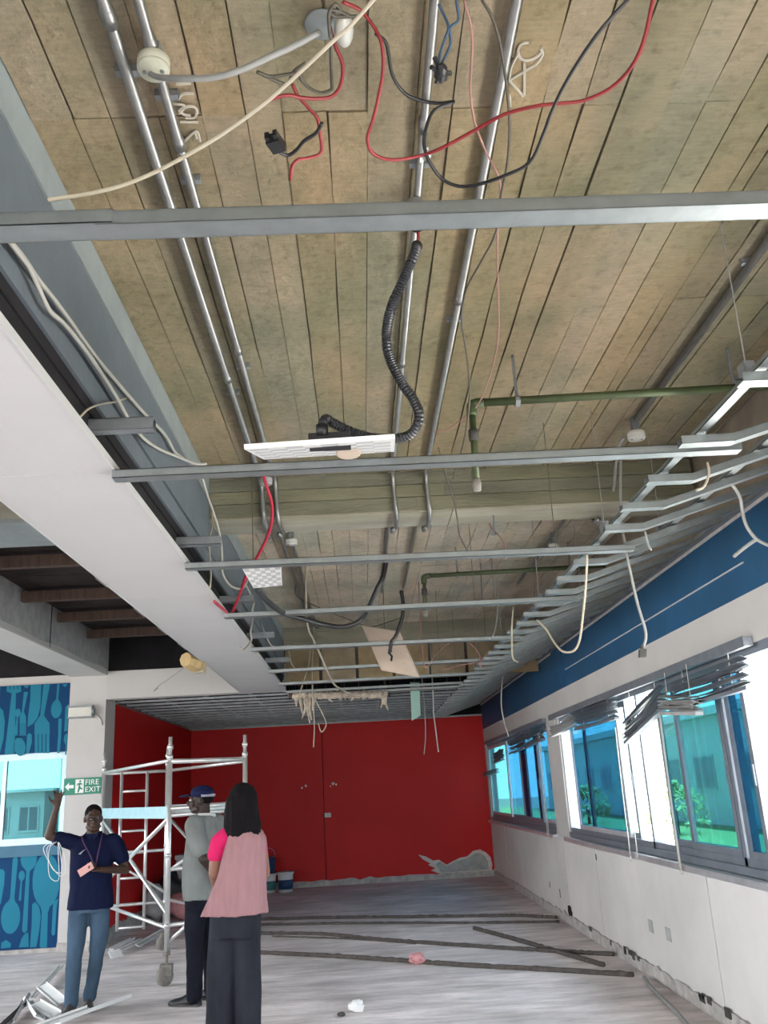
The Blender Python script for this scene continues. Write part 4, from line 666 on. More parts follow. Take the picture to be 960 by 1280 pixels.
MB().tube([(.33, 9.40, 3.03), (.36, 9.33, 2.98), (.35, 9.32, 2.93)], .012, 6).build('wire_stub', 'black_cable', t)
t, n_ = panel('board_strip', 'pale green plasterboard strip hanging upright before the red back wall', [(.71,12.42,3.05),(.84,12.42,3.04),(.825,12.42,2.59),(.70,12.42,2.53)], .014, 'green_board')
MB().tube([(.77, 12.425, 3.04), (.77, 12.425, ZC)], .004, 5).build('hanger_wire', 'dark_cable', t)
# torn lagging on a pipe
t = thing('lagged_pipe', (-.3, 12.2, 2.9), 'pipe wrapped in torn pale foam hanging under the ceiling at the back', 'pipe')
MB().tube([(-.95, 12.2, 2.93), (.42, 12.22, 2.87)], .03, 10).build('pipe', 'timber_dark', t, True)
rr = [(-.9+1.2*i/44, 12.2+.02*noise.noise((i*.5, 2, 2)), 2.925-.045*i/44+.015*noise.noise((i*.7, 5, 1))) for i in range(45)]
MB().tube(rr, [.05+.035*noise.noise((i*.9, 1, 7)) for i in range(45)], 9).build('torn_lagging', 'foam_torn', t, True)
for x in (-.8, -.2, .35): MB().tube([(x, 12.2, 2.93), (x, 12.21, ZC)], .004, 5).build('hanger_wire', 'dark_cable', t)
for k in range(11):
    x = (-.85, -.8, -.74, -.7, -.66, -.6, -.4, -.1, .3, .34, .36)[k]; L_ = (.12, .22, .28, .34, .30, .18, .07, .06, .16, .2, .12)[k]
    z0 = 2.90-.03*(x+.9); b = MB(); b.tube([(x, 12.19, z0+.05), (x+.02*math.sin(k), 12.18, z0-L_*.5), (x+.04*math.sin(k*2.3), 12.17, z0-L_)], [.035, .022, .008], 6).build('foam_shred', 'foam_torn', t, True)
# tan lamp head at the left soffit edge
t = thing('spotlight', (-1.62, 9.0, 2.9), 'tan box shaped lamp head beside the left soffit edge near the column', 'lamp')
b = MB(); b.lathe([(.07, 0), (.09, .06), (.105, .15), (.08, .24)], (-1.70, 8.86, 2.985), 8, (.45, 1, -.06)).build('head', 'tan_wood', t)
MB().obox((-1.60, 9.12, 2.965), (.012, .03, -.002), (.05, -.012, 0), (.0, 0, .085)).build('front_plate', 'cream_cable', t)
MB().tube([(-1.62, 8.9, 3.05), (-1.54, 8.95, 3.0)], .012, 6).build('arm', 'galvanised_dark', t)
t = tag(MB().tube(sm([(-1.69, 9.0, 2.96), (-1.95, 9.3, 2.86), (-2.1, 9.6, 2.85), (-2.22, 9.8, 2.80), (-2.18, 9.85, 2.84)]), .005, 5).build('cable', 'grey_cable', None, True), 'thin wire drooping from the tan lamp head before the white fascia', 'cable')

# ================================================================== CABLES
for name, label, cat, m, r, segs, grp in WIRES:
    if name == 'flexible_conduit':
        t = thing(name, segs[0][-1], label, cat)
        p = sm(segs[0], 22 if m == 'corrugated' else 6)
        if m == 'corrugated':
            d = [p[0]]
            for q in p[1:]:
                if (q-d[-1]).length > .004: d.append(q)
            MB().tube(d, [r*(1.0 if i % 2 else .84) for i in range(len(d))], 12).build('hose', m, t, False)
        else: MB().tube(p, r, 10).build('hose', m, t, True)
        for k in (0, -1): MB().ball(p[k], r*1.12, 10, 6).build('end_collar', 'black_plastic' if 'black' in m or m == 'corrugated' else 'grey_cable', t, True)
    else:
        b = MB()
        for s_ in segs: b.tube(sm(s_), r, 6)
        tag(b.build(name, m, None, True), label, cat)
t = thing('cable_plug', (1.67, 5.2, 2.33), 'dark plug end at the foot of the long hanging grey cable', 'plug')
MB().obox((1.675, 5.2, 2.335), (.02,0,0), (0,.016,0), (.004,0,.024)).build('body', 'rubber_dark', t)
MB().tube([(1.675, 5.2, 2.35), (1.68, 5.2, 2.385)], .011, 8).build('strain_relief', 'rubber_dark', t)

# ================================================================== BLINDS
def blind(label, y0, y1, z0, z1, n, xo, slat_w, m, skew=0, rail=True, fold=None, seed=0):
    rnd = random.Random(seed)
    t = thing('blind', (XR-.05, (y0+y1)/2, min(z0, z1)), label, 'blind', None)
    if rail:
        ry0, ry1 = rail if isinstance(rail, tuple) else (y0, y1)
        MB().box(XR-.06, ry0, 2.365, XR-.005, ry1, 2.42).box(XR-.064, ry0, 2.36, XR-.058, ry1, 2.425).build('headrail', 'blind_slat', t)
    n = int(n*1.5)
    for i in range(n):
        dz = i*.014; a = Vector((XR-.05-xo-rnd.uniform(0,.02), y0+rnd.uniform(0,.06), z0-dz+rnd.uniform(-.01,.01))); c = Vector((XR-.05-xo-rnd.uniform(0,.02), y1-rnd.uniform(0,.06), z1-dz+rnd.uniform(-.01,.01)))
        mid = (a+c)/2+Vector((rnd.uniform(-.01,.01), 0, rnd.uniform(-.03,.01))); th = rnd.uniform(-.5, .5)
        ux = Vector((math.cos(th), 0, math.sin(th)))*slat_w/2; b = MB()
        for p, q in ((a, mid), (mid, c)): b.obox((p+q)/2, (q-p)/2, ux, Vector((-ux.z, 0, ux.x)).normalized()*.0012)
        b.build('slat', m, t)
    if fold:
        a = Vector((XR-.06-xo, y0+.02, z0-n*.014)); c = Vector((XR-.06-xo, y1-.02, z1-n*.014)); MB().bar(a, c, .055, .022).build('bottom_rail', m, t)
    for f in (.2, .8):
        y = y0+(y1-y0)*f; z = z0+(z1-z0)*f
        MB().tube([(XR-.05-xo, y, 2.37), (XR-.055-xo, y, z-n*.014)], .003, 5).build('cord', 'white_cable', t)
    return t
blind('broken grey blind bunched under the headrail at the near end of the large window', 5.32, 6.75, 2.30, 2.29, 9, 0, .05, 'blind_slat', rail=(5.32, 7.1), fold=True, seed=1)
blind('crushed pale blind stack hanging low beside the near bright window pane', 6.0, 6.78, 2.15, 2.21, 6, .075, .07, 'blind_pale', rail=False, fold=True, seed=2)
blind('dark blind collapsed diagonally with its far end hanging lowest', 6.88, 8.06, 2.31, 2.10, 8, 0, .06, 'blind_slat', rail=(7.1, 8.2), fold=True, seed=3)
blind('grey blind still folded level under the middle of the headrail', 8.22, 9.88, 2.345, 2.345, 9, 0, .055, 'blind_slat', rail=(8.2, 9.9), fold=True, seed=4)
blind('sagging blind with light through its slats at the far end of the large window', 9.9, 11.25, 2.34, 2.29, 6, 0, .05, 'blind_pale', rail=(9.9, 11.28), fold=True, seed=5)
blind('dark tangled blind over the near end of the far window', 11.7, 13.0, 2.33, 2.28, 8, 0, .055, 'blind_slat', rail=(11.7, 14.2), fold=True, seed=6)
blind('dark tangled blind over the middle of the far window', 13.1, 14.5, 2.30, 2.27, 9, 0, .06, 'blind_slat', rail=False, fold=True, seed=7)
blind('short dark blind bundle tilted down at the far end of the far window', 15.2, 16.1, 2.20, 2.16, 8, .02, .08, 'blind_slat', rail=(14.3, 17.4), fold=True, seed=8)
t = thing('blind_end', (XR-.08, 16.6, 1.78), 'dark blind scrap jutting from the red corner across the far window', 'blind')
for k in range(4): MB().bar((XR-.07, 17.7, 1.79+.022*k), (XR-.10, 15.75, 1.83+.022*k), .06, .006).build('slat', 'blind_slat', t)
for lab, ys_, zt in (('white pull cord pair hanging past the sill of the large window', (8.28, 8.06), 1.93), ('white pull cord at the near end of the far window', (11.86, 11.95), 2.1), ('white pull cord hanging before the dark blue pane', (6.98, 7.0), 2.0)):
    b = MB()
    for y in ys_: b.tube(sm([(XR-.08, y, zt+.15), (XR-.085, y+.01, 1.5), (XR-.09, y, .98)]), .005, 6)
    b.lathe([(.012, 0), (.008, .04)], (XR-.09, ys_[0], .94), 8); tag(b.build('pull_cord', 'white_cable', None, True), lab, 'cord')

# ================================================================== COLUMN FIXTURES
t = thing('exit_sign', (-3.535, 11.85, 1.8), 'green fire exit sign with white arrow and running man on the column', 'sign')
MB().box(-3.78, 11.835, 1.80, -3.315, 11.85, 2.0).build('board', 'sign_green', t)
def flat(poly, ox, oz, name='pictogram', m='sign_white'):
    return MB().prism(poly, (ox, 11.831, oz), (1,0,0), (0,0,1), (0,.005,0)).build(name, m, t)
flat([(0,.05),(.05,.0),(.05,.03),(.11,.03),(.11,.07),(.05,.07),(.05,.10)], -3.765, 1.85, 'arrow')
flat([(0,0),(.105,0),(.105,.165),(0,.165)], -3.635, 1.818, 'pictogram_field')
q = MB(); q.prism([(.03,.0),(.045,.0),(.062,.045),(.085,.03),(.095,.04),(.06,.07),(.066,.1),(.085,.09),(.09,.1),(.065,.118),(.03,.11),(.018,.085),(.028,.08),(.038,.095),(.046,.09),(.04,.06)], (-3.635, 11.827, 1.825), (1,0,0), (0,0,1), (0,.005,0))
q.prism([(.06+.013*math.cos(a), .135+.013*math.sin(a)) for a in [k*math.pi/5 for k in range(10)]], (-3.635, 11.827, 1.825), (1,0,0), (0,0,1), (0,.005,0)); q.build('running_man', 'sign_green', t)
def text(body, size, x, y, z, m, parent, rot=(R90,0,0)):
    c = bpy.data.curves.new('lettering', 'FONT'); c.body = body; c.size = size; c.extrude = .002; c.space_character = 1.05
    o = bpy.data.objects.new('lettering', c); COL.objects.link(o); bpy.context.view_layer.update()
    me = bpy.data.meshes.new_from_object(o); bpy.data.objects.remove(o)
    me.transform(Matrix.Translation((x, y, z)) @ Matrix.Rotation(rot[0], 4, 'X'))
    return link('lettering', me, m, parent)
text('FIRE', .092, -3.515, 11.832, 1.912, 'sign_white', t); text('EXIT', .092, -3.515, 11.832, 1.825, 'sign_white', t)
t = thing('emergency_light', (-3.57, 11.78, 2.74), 'grey emergency light on a bracket high on the column', 'lamp')
MB().box(-3.74, 11.74, 2.755, -3.45, 11.84, 2.87).build('diffuser', 'white_plastic', t)
MB().box(-3.75, 11.735, 2.87, -3.44, 11.845, 2.895).box(-3.75, 11.735, 2.74, -3.44, 11.845, 2.757).build('housing', 'galvanised_dark', t)
MB().lathe([(.05, 0), (.05, .03)], (-3.45, 11.79, 2.82), 14, (1,0,0)).build('end_cap', 'galvanised_dark', t)
MB().tube(sm([(-3.42, 11.80, 2.82), (-3.38, 11.82, 2.76), (-3.35, 11.845, 2.72), (-3.33, 11.85, 2.64)]), .008, 6).build('cable_tail', 'grey_cable', t, True)
t = thing('wall_socket', (-.70, YB, 1.2), 'small white socket plate on the red back wall', 'socket')
MB().box(-.76, YB-.012, 1.21, -.64, YB, 1.29).build('plate', 'white_plastic', t); MB().box(-.72, YB-.018, 1.23, -.68, YB-.01, 1.27).build('switch', 'collar_pale', t)

# ================================================================== SCAFFOLD TOWER
A, C_, D, B_ = Vector((-1.94, 9.37, 0)), Vector((-1.24, 9.80, 0)), Vector((-3.16, 11.40, 0)), Vector((-2.42, 11.55, 0))
sc_ = thing('scaffold_tower', (A+B_)/2, 'aluminium mobile scaffold tower on castors before the red wall', 'scaffold')
def P_(p, z): return (p.x, p.y, z)
for p, zt in ((A, 2.28), (C_, 2.29), (D, 2.27), (B_, 2.30)):
    q = MB(); q.tube([P_(p, .27), P_(p, zt-.18)], .025, 12).tube([P_(p, zt-.18), P_(p, zt)], .019, 12)
    for z in (zt-.20, zt-.10, 1.15, .52): q.lathe([(.03, -.02), (.03, .02)], P_(p, z), 12)
    po = q.build('post', 'aluminium', sc_, True)
    MB().tube([P_(p, .16), P_(p, .30)], .016, 10).lathe([(.035, 0), (.035, .03)], P_(p, .26), 10).build('jack', 'castor_dusty', po, True)
    cs = MB().box(p.x-.055, p.y-.05, .09, p.x+.055, p.y+.05, .185).build('castor_fork', 'castor_dusty', sc_)
    MB().lathe([(.03, -.032), (.082, -.03), (.086, 0), (.082, .03), (.03, .032)], (p.x-.01, p.y-.02, .086), 20, (.8, -.6, 0)).build('wheel', 'castor_dusty', cs, True)
def rail(p, q, r=.019, m='aluminium', name='rail'): return MB().tube([p, q], r, 10).build(name, m, sc_, True)
rail(P_(D, 2.03), P_(A, 2.05)); rail(P_(A, 2.04), P_(C_, 2.04), .025); rail(P_(B_, 2.02), P_(D, 2.02)); rail(P_(C_, 2.02), P_(B_, 2.02))
MB().bar(P_(D, 1.56), P_(A, 1.55), .04, .115).build('ledger', 'aluminium_blue', sc_)
MB().bar(P_(C_, 1.56), P_(B_, 1.56), .04, .11).build('ledger', 'aluminium', sc_)
rail(P_(A, 1.585), P_(C_, 1.60), .024); rail(P_(A, 1.52), P_(C_, 1.535), .02); rail(P_(B_, 1.55), P_(D, 1.55), .024)
rail(P_(A, .52), P_(C_, .52)); rail(P_(B_, .52), P_(D, .52)); rail(P_(B_, 1.1), P_(D, 1.1)); rail(P_(A, 1.02), P_(C_, 1.02))
rail(P_(D, .56), P_(A, .50), .019); rail(P_(C_, .5), P_(B_, .55), .017)
rail(P_(D, 1.50), P_(A, .62), .021, 'aluminium', 'brace'); rail(P_(A, 1.50), P_(D, .72), .021, 'aluminium', 'brace')
rail(P_(A, 1.0), P_(C_, 1.5), .016, 'aluminium', 'brace'); rail(P_(A, .36), P_(C_, .95), .016, 'aluminium', 'brace'); rail(P_(C_, .62), P_(B_, 1.5), .018, 'aluminium', 'brace')
rail(P_(B_, .62), P_(D, 1.1), .016, 'aluminium', 'brace')
lad = MB(); l0, l1 = D.lerp(B_, .28), D.lerp(B_, .68)
for l in (l0, l1): MB().tube([P_(l, .24), P_(l, 2.02)], .02, 10).build('ladder_side', 'aluminium', sc_, True)
for z in (.27, .81, 1.09, 1.34, 1.80): MB().tube([P_(l0, z), P_(l1, z)], .015, 8).build('rung', 'aluminium', sc_, True)

# ================================================================== THINGS ON THE FLOOR
def cord(label, pts, r, seed=0):
    p = sm(pts, 14); q = MB()
    p = [Vector((v.x, v.y+.012*noise.noise((i*.45, seed, 1)), max(.0, r*.55+.004*noise.noise((i*.8, seed, 3))))) for i, v in enumerate(p)]
    q.tube(p, [r*.8*(1+.45*noise.noise((i*.9, seed, 8))) for i in range(len(p))], 7)
    return tag(q.build('floor_cable', 'floor_cord', None, True), label, 'cable', 'dusty dark cables laid across the floor')
cord('dusty dark cable across the floor, farthest one, nearest to the red wall', [(-1.6,13.62,0),(-.6,13.35,0),(.2,13.05,0),(1.3,12.65,0),(1.9,12.42,0),(2.12,12.25,0),(2.33,12.05,0)], .028, 1)
cord('dusty dark cable across the floor, second from the red wall', [(-1.55,13.1,0),(-.6,12.8,0),(.2,12.52,0),(1.2,12.1,0),(2.30,11.72,0)], .022, 2)
cord('long dusty dark cable across the floor, third from the red wall', [(-1.5,12.3,0),(-.6,11.9,0),(0,11.3,0),(.34,11.0,0),(1.2,10.3,0),(1.9,9.75,0),(2.35,9.42,0)], .028, 3)
cord('thin dusty cable lying alongside the third floor cable', [(-1.2,12.0,0),(-.5,11.6,0),(0,11.25,0),(.5,10.82,0)], .014, 6)
cord('dusty dark cable across the floor, nearest one, past the pink wrapper', [(-1.3,10.85,0),(-.4,10.3,0),(.3,9.8,0),(.9,9.35,0),(1.6,8.9,0),(2.25,8.45,0)], .030, 4)
cord('dusty dark cable slanting across the third one towards the right wall', [(1.25,11.6,0),(1.55,10.75,0),(1.85,9.8,0),(2.12,8.95,0)], .03, 5)
tag(MB().tube(sm([(2.30, 8.3, .02), (2.24, 7.9, .02), (2.18, 7.2, .02), (2.10, 6.6, .02), (2.0, 6.0, .02)]), .016, 8).build('floor_pipe', 'grey_cable', None, True), 'thin grey pipe lying along the foot of the white panel wall', 'pipe')
def crumple(name, label, cat, c, r, m, seed):
    q = MB(); q.ball((0,0,0), r, 12, 8); q.v = [tuple(Vector(v)*(1+.45*noise.noise((v[0]*40+seed, v[1]*40, v[2]*40)))) for v in q.v]
    z0 = min(v[2] for v in q.v); q.v = [(v[0]+c[0], v[1]+c[1], v[2]-z0) for v in q.v]; return tag(q.build(name, m), label, cat)
crumple('wrapper', 'crumpled pink wrapper lying on the nearest floor cable', 'wrapper', (.45, 9.62, 0), (.085, .05, .05), 'pink_wrapper', 3)
crumple('paper_ball', 'crumpled white paper scrap on the floor in front', 'paper', (-.13, 7.8, 0), (.065, .05, .045), 'debris_white', 11)
crumple('rubble_chip', 'small dark chip on the floor beside the white paper scrap', 'rubble', (-.25, 7.72, 0), (.03, .03, .015), 'rubber_dark', 8)
def strip(label, p, q, wd, m='debris_white', th=.012, twist=0.0):
    p, q = Vector(p), Vector(q); d = q-p; x = d.cross(Vector((0,0,1))).normalized(); x = (Matrix.Rotation(twist, 3, d.normalized()) @ x); u = x.cross(d).normalized()
    b = MB(); b.obox((p+q)/2, d/2, x*wd/2, u*th/2)
    for s_ in (-1, 1): b.obox((p+q)/2+x*s_*wd/2+u*.008, d/2, x*.002, u*.014)
    lo = min(v[2] for v in b.v)
    if lo < 0: b.v = [(v[0], v[1], v[2]-lo) for v in b.v]
    return tag(b.build('trim_offcut', m), label, 'offcut', 'white trunking offcuts on the floor')
strip('long thin white offcut propped up towards the column, behind the left heap', (-3.06, 9.0, .03), (-3.30, 10.55, .04), .04)
strip('broad white offcut lying at the top of the left heap', (-3.05, 9.22, .09), (-2.68, 8.66, .04), .09, twist=.4)
strip('grey edged offcut at the left end of the heap', (-3.08, 8.95, .06), (-2.9, 8.1, .02), .05, 'debris_grey', twist=.7)
strip('pale offcut lying across the middle of the heap', (-3.05, 8.85, .04), (-2.72, 8.2, .02), .08, twist=-.5)
strip('white flap at the front of the left heap', (-2.88, 8.55, .07), (-2.62, 8.3, .02), .10, twist=.2)
strip('dark grey bent strip at the front edge of the left heap', (-3.0, 8.7, .05), (-2.95, 8.0, .02), .03, 'rubber_dark', twist=.3)
strip('long white offcut with a square end at the feet of the man in navy', (-2.12, 8.68, .05), (-2.50, 7.95, .03), .075, twist=.25)
strip('shorter white offcut beside the shoes of the man in navy', (-2.36, 8.36, .04), (-2.62, 7.9, .02), .07, twist=-.2)
for i, (p, q, wd, lab) in enumerate((((-3.05,11.6,.03),(-2.98,12.35,.03),.05,'leftmost white offcut at the foot of the red side wall'), ((-2.92,11.45,.03),(-2.82,12.2,.03),.05,'middle white offcut at the foot of the red side wall'), ((-2.78,11.75,.03),(-2.72,13.0,.03),.06,'long pale offcut reaching behind the tower castor'), ((-2.95,11.15,.02),(-2.84,11.25,.02),.09,'small white scrap in front of the red side wall offcuts'))):
    strip(lab, p, q, wd, twist=.2*i)
# heap of rubbish behind the tower
def jag(name, label, cat, c, r, m, seed, group=None):
    q = MB(); q.ball((0,0,0), r, 14, 9); q.v = [tuple(Vector(v)*(1+.5*noise.noise((v[0]*6+seed, v[1]*6, v[2]*6)))) for v in q.v]
    z0 = min(v[2] for v in q.v); q.v = [(v[0]+c[0], v[1]+c[1], v[2]-z0+c[2]) for v in q.v]; return tag(q.build(name, m, None, True), label, cat, group)
jag('rubbish_bag', 'black rubbish bag behind the scaffold tower by the red wall', 'bag', (-3.0, 14.7, 0), (.24, .2, .30), 'black_plastic', 1)
jag('rubbish_bag', 'dull pink rubbish bag slumped behind the tower, low on the floor', 'bag', (-2.72, 14.2, 0), (.22, .2, .17), 'pink_wrapper', 4)
jag('rubbish_bag', 'grey dusty sack at the left of the heap behind the tower', 'bag', (-3.08, 14.0, 0), (.14, .25, .22), 'debris_grey', 7)
t = thing('carton', (-2.75, 15.2, 0), 'pale carton standing upright behind the scaffold tower', 'box')
MB().box(-2.98, 15.0, 0, -2.55, 15.4, .82).build('body', 'wall_white', t); MB().box(-3.0, 14.98, .78, -2.53, 15.42, .84).build('lid', 'collar_pale', t); MB().box(-2.98, 14.99, .40, -2.55, 15.0, .50).build('band', 'bucket_teal', t)
t = thing('carton', (-2.55, 14.5, 0), 'low white box on the floor behind the tower', 'box')
MB().box(-2.62, 14.45, 0, -2.33, 14.75, .20).build('body', 'debris_white', t); MB().box(-2.63, 14.44, .19, -2.32, 14.76, .215).build('lid', 'collar_pale', t)
def bucket(label, c, r, h, body, band, handle=True, lean=0):
    t = thing('bucket', c, label, 'bucket'); x, y, z = c
    MB().lathe([(r*.86, 0), (r, h), (r*.95, h), (r*.83, .02)], c, 22).build('tub', body, t, True)
    MB().lathe([(r*.895, h*.15), (r*.955, h*.62), (r*.965, h*.62), (r*.905, h*.15)], c, 22).build('label_band', band, t, True)
    MB().lathe([(r+.012, h-.03), (r+.014, h), (r, h)], c, 22).build('rim', body, t, True)
    if handle:
        MB().tube(sm([(x-r, y, z+h-.03), (x-r*.8, y-.02, z+h+.10), (x, y-.03, z+h+.16), (x+r*.8, y-.02, z+h+.10), (x+r, y, z+h-.03)]), .006, 6).build('handle', 'conduit_steel', t, True)
bucket('white paint bucket with dark blue label by the red back wall, rightmost', (-1.47, 17.25, 0), .145, .34, 'bucket_white', 'bucket_blue', False)
bucket('white paint bucket with teal label, lower one of the stack', (-1.77, 17.30, 0), .13, .32, 'bucket_white', 'bucket_teal', False)
bucket('dark blue paint bucket standing on top of the teal labelled one', (-1.77, 17.30, .325), .12, .27, 'bucket_blue', 'bucket_blue', True)

# ================================================================== OUTSIDE
S('ground', 'dry_earth', (-80, -60, -.9, 120, 140, -.6))
S('lawn', 'grass', (9.5, 10, -.6, 15.0, 90, -.575))
S('yard_paving', 'paving', (2.6, -10, -.6, 9.5, 90, -.57))
def facade(name, label, x0, y0, x1, y1, zt, m, side, wn, storeys, sill=1.0, roofh=.35):
    t = thing(name, ((x0+x1)/2, (y0+y1)/2, -.6), label, 'building')
    MB().box(x0, y0, -.6, x1, y1, zt).build('wall', m, t); MB().box(x0-.5, y0-.5, zt, x1+.5, y1+.5, zt+roofh).build('roof', 'facade_pale', t)
    for st in range(storeys):
        for i in range(wn):
            if side == 'x':
                L_ = (y1-y0)/wn; a = y0+L_*(i+.22); c = y0+L_*(i+.78); z0 = sill+3*st
                f = MB().box(x0-.06, a, z0-.06, x0, c, z0+1.5).build('window', 'facade_pale', t); MB().box(x0-.075, a+.1, z0+.04, x0-.05, (a+c)/2-.05, z0+1.4).build('pane', 'facade_window', f); MB().box(x0-.075, (a+c)/2+.05, z0+.04, x0-.05, c-.1, z0+1.4).build('pane', 'facade_window', f)
            else:
                L_ = (x1-x0)/wn; a = x0+L_*(i+.15); c = x0+L_*(i+.85); z0 = sill+3*st
                f = MB().box(a, y0-.06, z0-.06, c, y0, z0+.9).build('window', 'facade_pale', t); MB().box(a+.06, y0-.075, z0+.02, (a+c)/2-.03, y0-.05, z0+.84).build('pane', 'facade_window', f); MB().box((a+c)/2+.03, y0-.075, z0+.02, c-.06, y0-.05, z0+.84).build('pane', 'facade_window', f)
    return t
facade('school_block', 'pale low building with paired windows seen through the right windows', 15.5, 18, 24, 78, 4.0, 'facade_pale', 'x', 14, 1, .9)
facade('office_block', 'pale ribbed building with a window row seen past the mural window', -11.0, 34, -2, 44, 9.0, 'facade_pale', 'y', 9, 2, 1.3)
facade('office_block', 'lower pale wing at the left edge of the mural window view', -30.0, 36, -12.2, 44, 2.3, 'facade_pale', 'y', 16, 1, .9, .1)
for i, (x, y, s_) in enumerate(((12.5, 26, 1.0), (12.0, 36, 1.3), (11.5, 48, 1.2))):
    t = thing('shrub', (x, y, -.6), ('leafy green shrub on the lawn, nearest outside the right windows', 'leafy green shrub in the middle of the lawn outside', 'leafy green shrub farthest down the lawn outside')[i], 'shrub')
    q = MB(); rnd = random.Random(i)
    for k in range(260):
        a, b_, r = rnd.uniform(0, 6.28), rnd.uniform(-.3, 1.5), rnd.uniform(.7, 1)*s_
        c = Vector((x+r*math.cos(a)*math.cos(b_), y+r*math.sin(a)*math.cos(b_), .1+r*math.sin(b_)*1.0)); u = Vector((rnd.uniform(-1,1), rnd.uniform(-1,1), rnd.uniform(-1,1))).normalized()*.13; v = u.orthogonal().normalized()*.06
        q.obox(c, u, v, u.cross(v).normalized()*.004)
    o = q.build('foliage', 'leaf_green', t); o['kind'] = 'stuff'
    MB().tube([(x, y, -.6), (x, y, .3)], .07*s_, 8).build('stem', 'timber_dark', t)
# ================================================================== PEOPLE
def remesh(mb, name, m, voxel, smooth_it=2, wrinkle=None, parent=None):
    me = mb.mesh('tmp'); o = bpy.data.objects.new('tmp', me); COL.objects.link(o)
    r = o.modifiers.new('r', 'REMESH'); r.mode = 'VOXEL'; r.voxel_size = voxel
    if smooth_it:
        s_ = o.modifiers.new('s', 'SMOOTH'); s_.iterations = smooth_it; s_.factor = .5
    bpy.context.view_layer.update()
    e = o.evaluated_get(bpy.context.evaluated_depsgraph_get()); me2 = bpy.data.meshes.new_from_object(e)
    bpy.data.objects.remove(o)
    if wrinkle:
        nn = [v.normal.copy() for v in me2.vertices]
        for v, n in zip(me2.vertices, nn): v.co += n*wrinkle(v.co)
    return link(name, me2, m, parent, True)
class Fig:
    def __init__(s, base, yaw, sc=1.0):
        s.M = Matrix.Translation(base) @ Matrix.Rotation(yaw, 4, 'Z') @ Matrix.Scale(sc, 4); s.sc = sc; s.R = Matrix.Rotation(yaw, 3, 'Z')
    def p(s, x, y=None, z=None):
        return s.M @ (Vector(x) if y is None else Vector((x, y, z)))
def limb(mb, F, a, ra, b_, rb, n=14):
    a, b_ = F.p(a), F.p(b_); ra *= F.sc; rb *= F.sc; k = 7
    mb.tube([a.lerp(b_, i/k) for i in range(k+1)], [ra+(rb-ra)*i/k for i in range(k+1)], n)
    mb.ball(a, ra, 12, 8); mb.ball(b_, rb, 12, 8)
def chain(mb, F, pts, n=14):
    for (a, ra), (b_, rb) in zip(pts[:-1], pts[1:]): limb(mb, F, a, ra, b_, rb, n)
def ball(mb, F, c, r, tilt=None):
    rot = F.R if tilt is None else F.R @ tilt
    mb.ball(F.p(c), tuple(x*F.sc for x in r) if isinstance(r, tuple) else (r*F.sc,)*3, 16, 11, rot)
def rings(mb, F, rows, n=28, pw=2.4):      # rows: (z, cx, cy, rx, ry)
    R_ = []
    for z, cx, cy, rx, ry in rows:
        r = []
        for k in range(n):
            t = 2*math.pi*k/n; c, s_ = math.cos(t), math.sin(t)
            r.append(F.p(cx+rx*math.copysign(abs(c)**(2/pw), c), cy+ry*math.copysign(abs(s_)**(2/pw), s_), z))
        R_.append(r)
    mb.loft(R_)
def hand(mb, F, wrist, d, nrm, thumb, curl=.5, spread=.12, size=1.0):
    """palm, four unequal fingers bent at the knuckles, thumb from the side of the palm (all local)"""
    w_, d, n_ = Vector(wrist), Vector(d).normalized(), Vector(nrm); n_ = (n_-d*n_.dot(d)).normalized(); s_ = d.cross(n_).normalized()*thumb
    k = size; pc = w_+d*.05*k
    v = MB(); o = [(-.030, .0), (-.041, .045), (-.038, .088), (.036, .088), (.040, .05), (.028, 0)]
    for a, b_ in ((-.026, -.026), (-.009, -.009), (.009, .009), (.026, .026)):
        limb(mb, F, w_+s_*a*.7*k, .0135*k, w_+d*.085*k+s_*b_*k, .0125*k, 10)
    limb(mb, F, w_, .024*k, w_+d*.04*k, .022*k, 12)
    for i, (off, L_) in enumerate(((.031, .072), (.0105, .080), (-.0105, .074), (-.031, .058))):
        p = w_+d*.088*k+s_*off*k; dr = (d+s_*spread*(off/.03)).normalized(); ang = 0; r = .0095*k
        for j, f in enumerate((.45, .32, .25)):
            ang += curl*(.55, .75, .6)[j]; q = p+(dr*math.cos(ang)+n_*math.sin(ang))*L_*f*k
            limb(mb, F, p, r, q, r*.9, 8); p = q; r *= .9
    p = w_+d*.025*k+s_*.026*k
    for j, (f, r) in enumerate(((.042, .0125), (.032, .011), (.026, .0095))):
        q = p+(d*.62+s_*(.75-.25*j)+n_*(.25+curl*.4*j)).normalized()*f*k; limb(mb, F, p, r*k, q, r*.9*k, 8); p = q
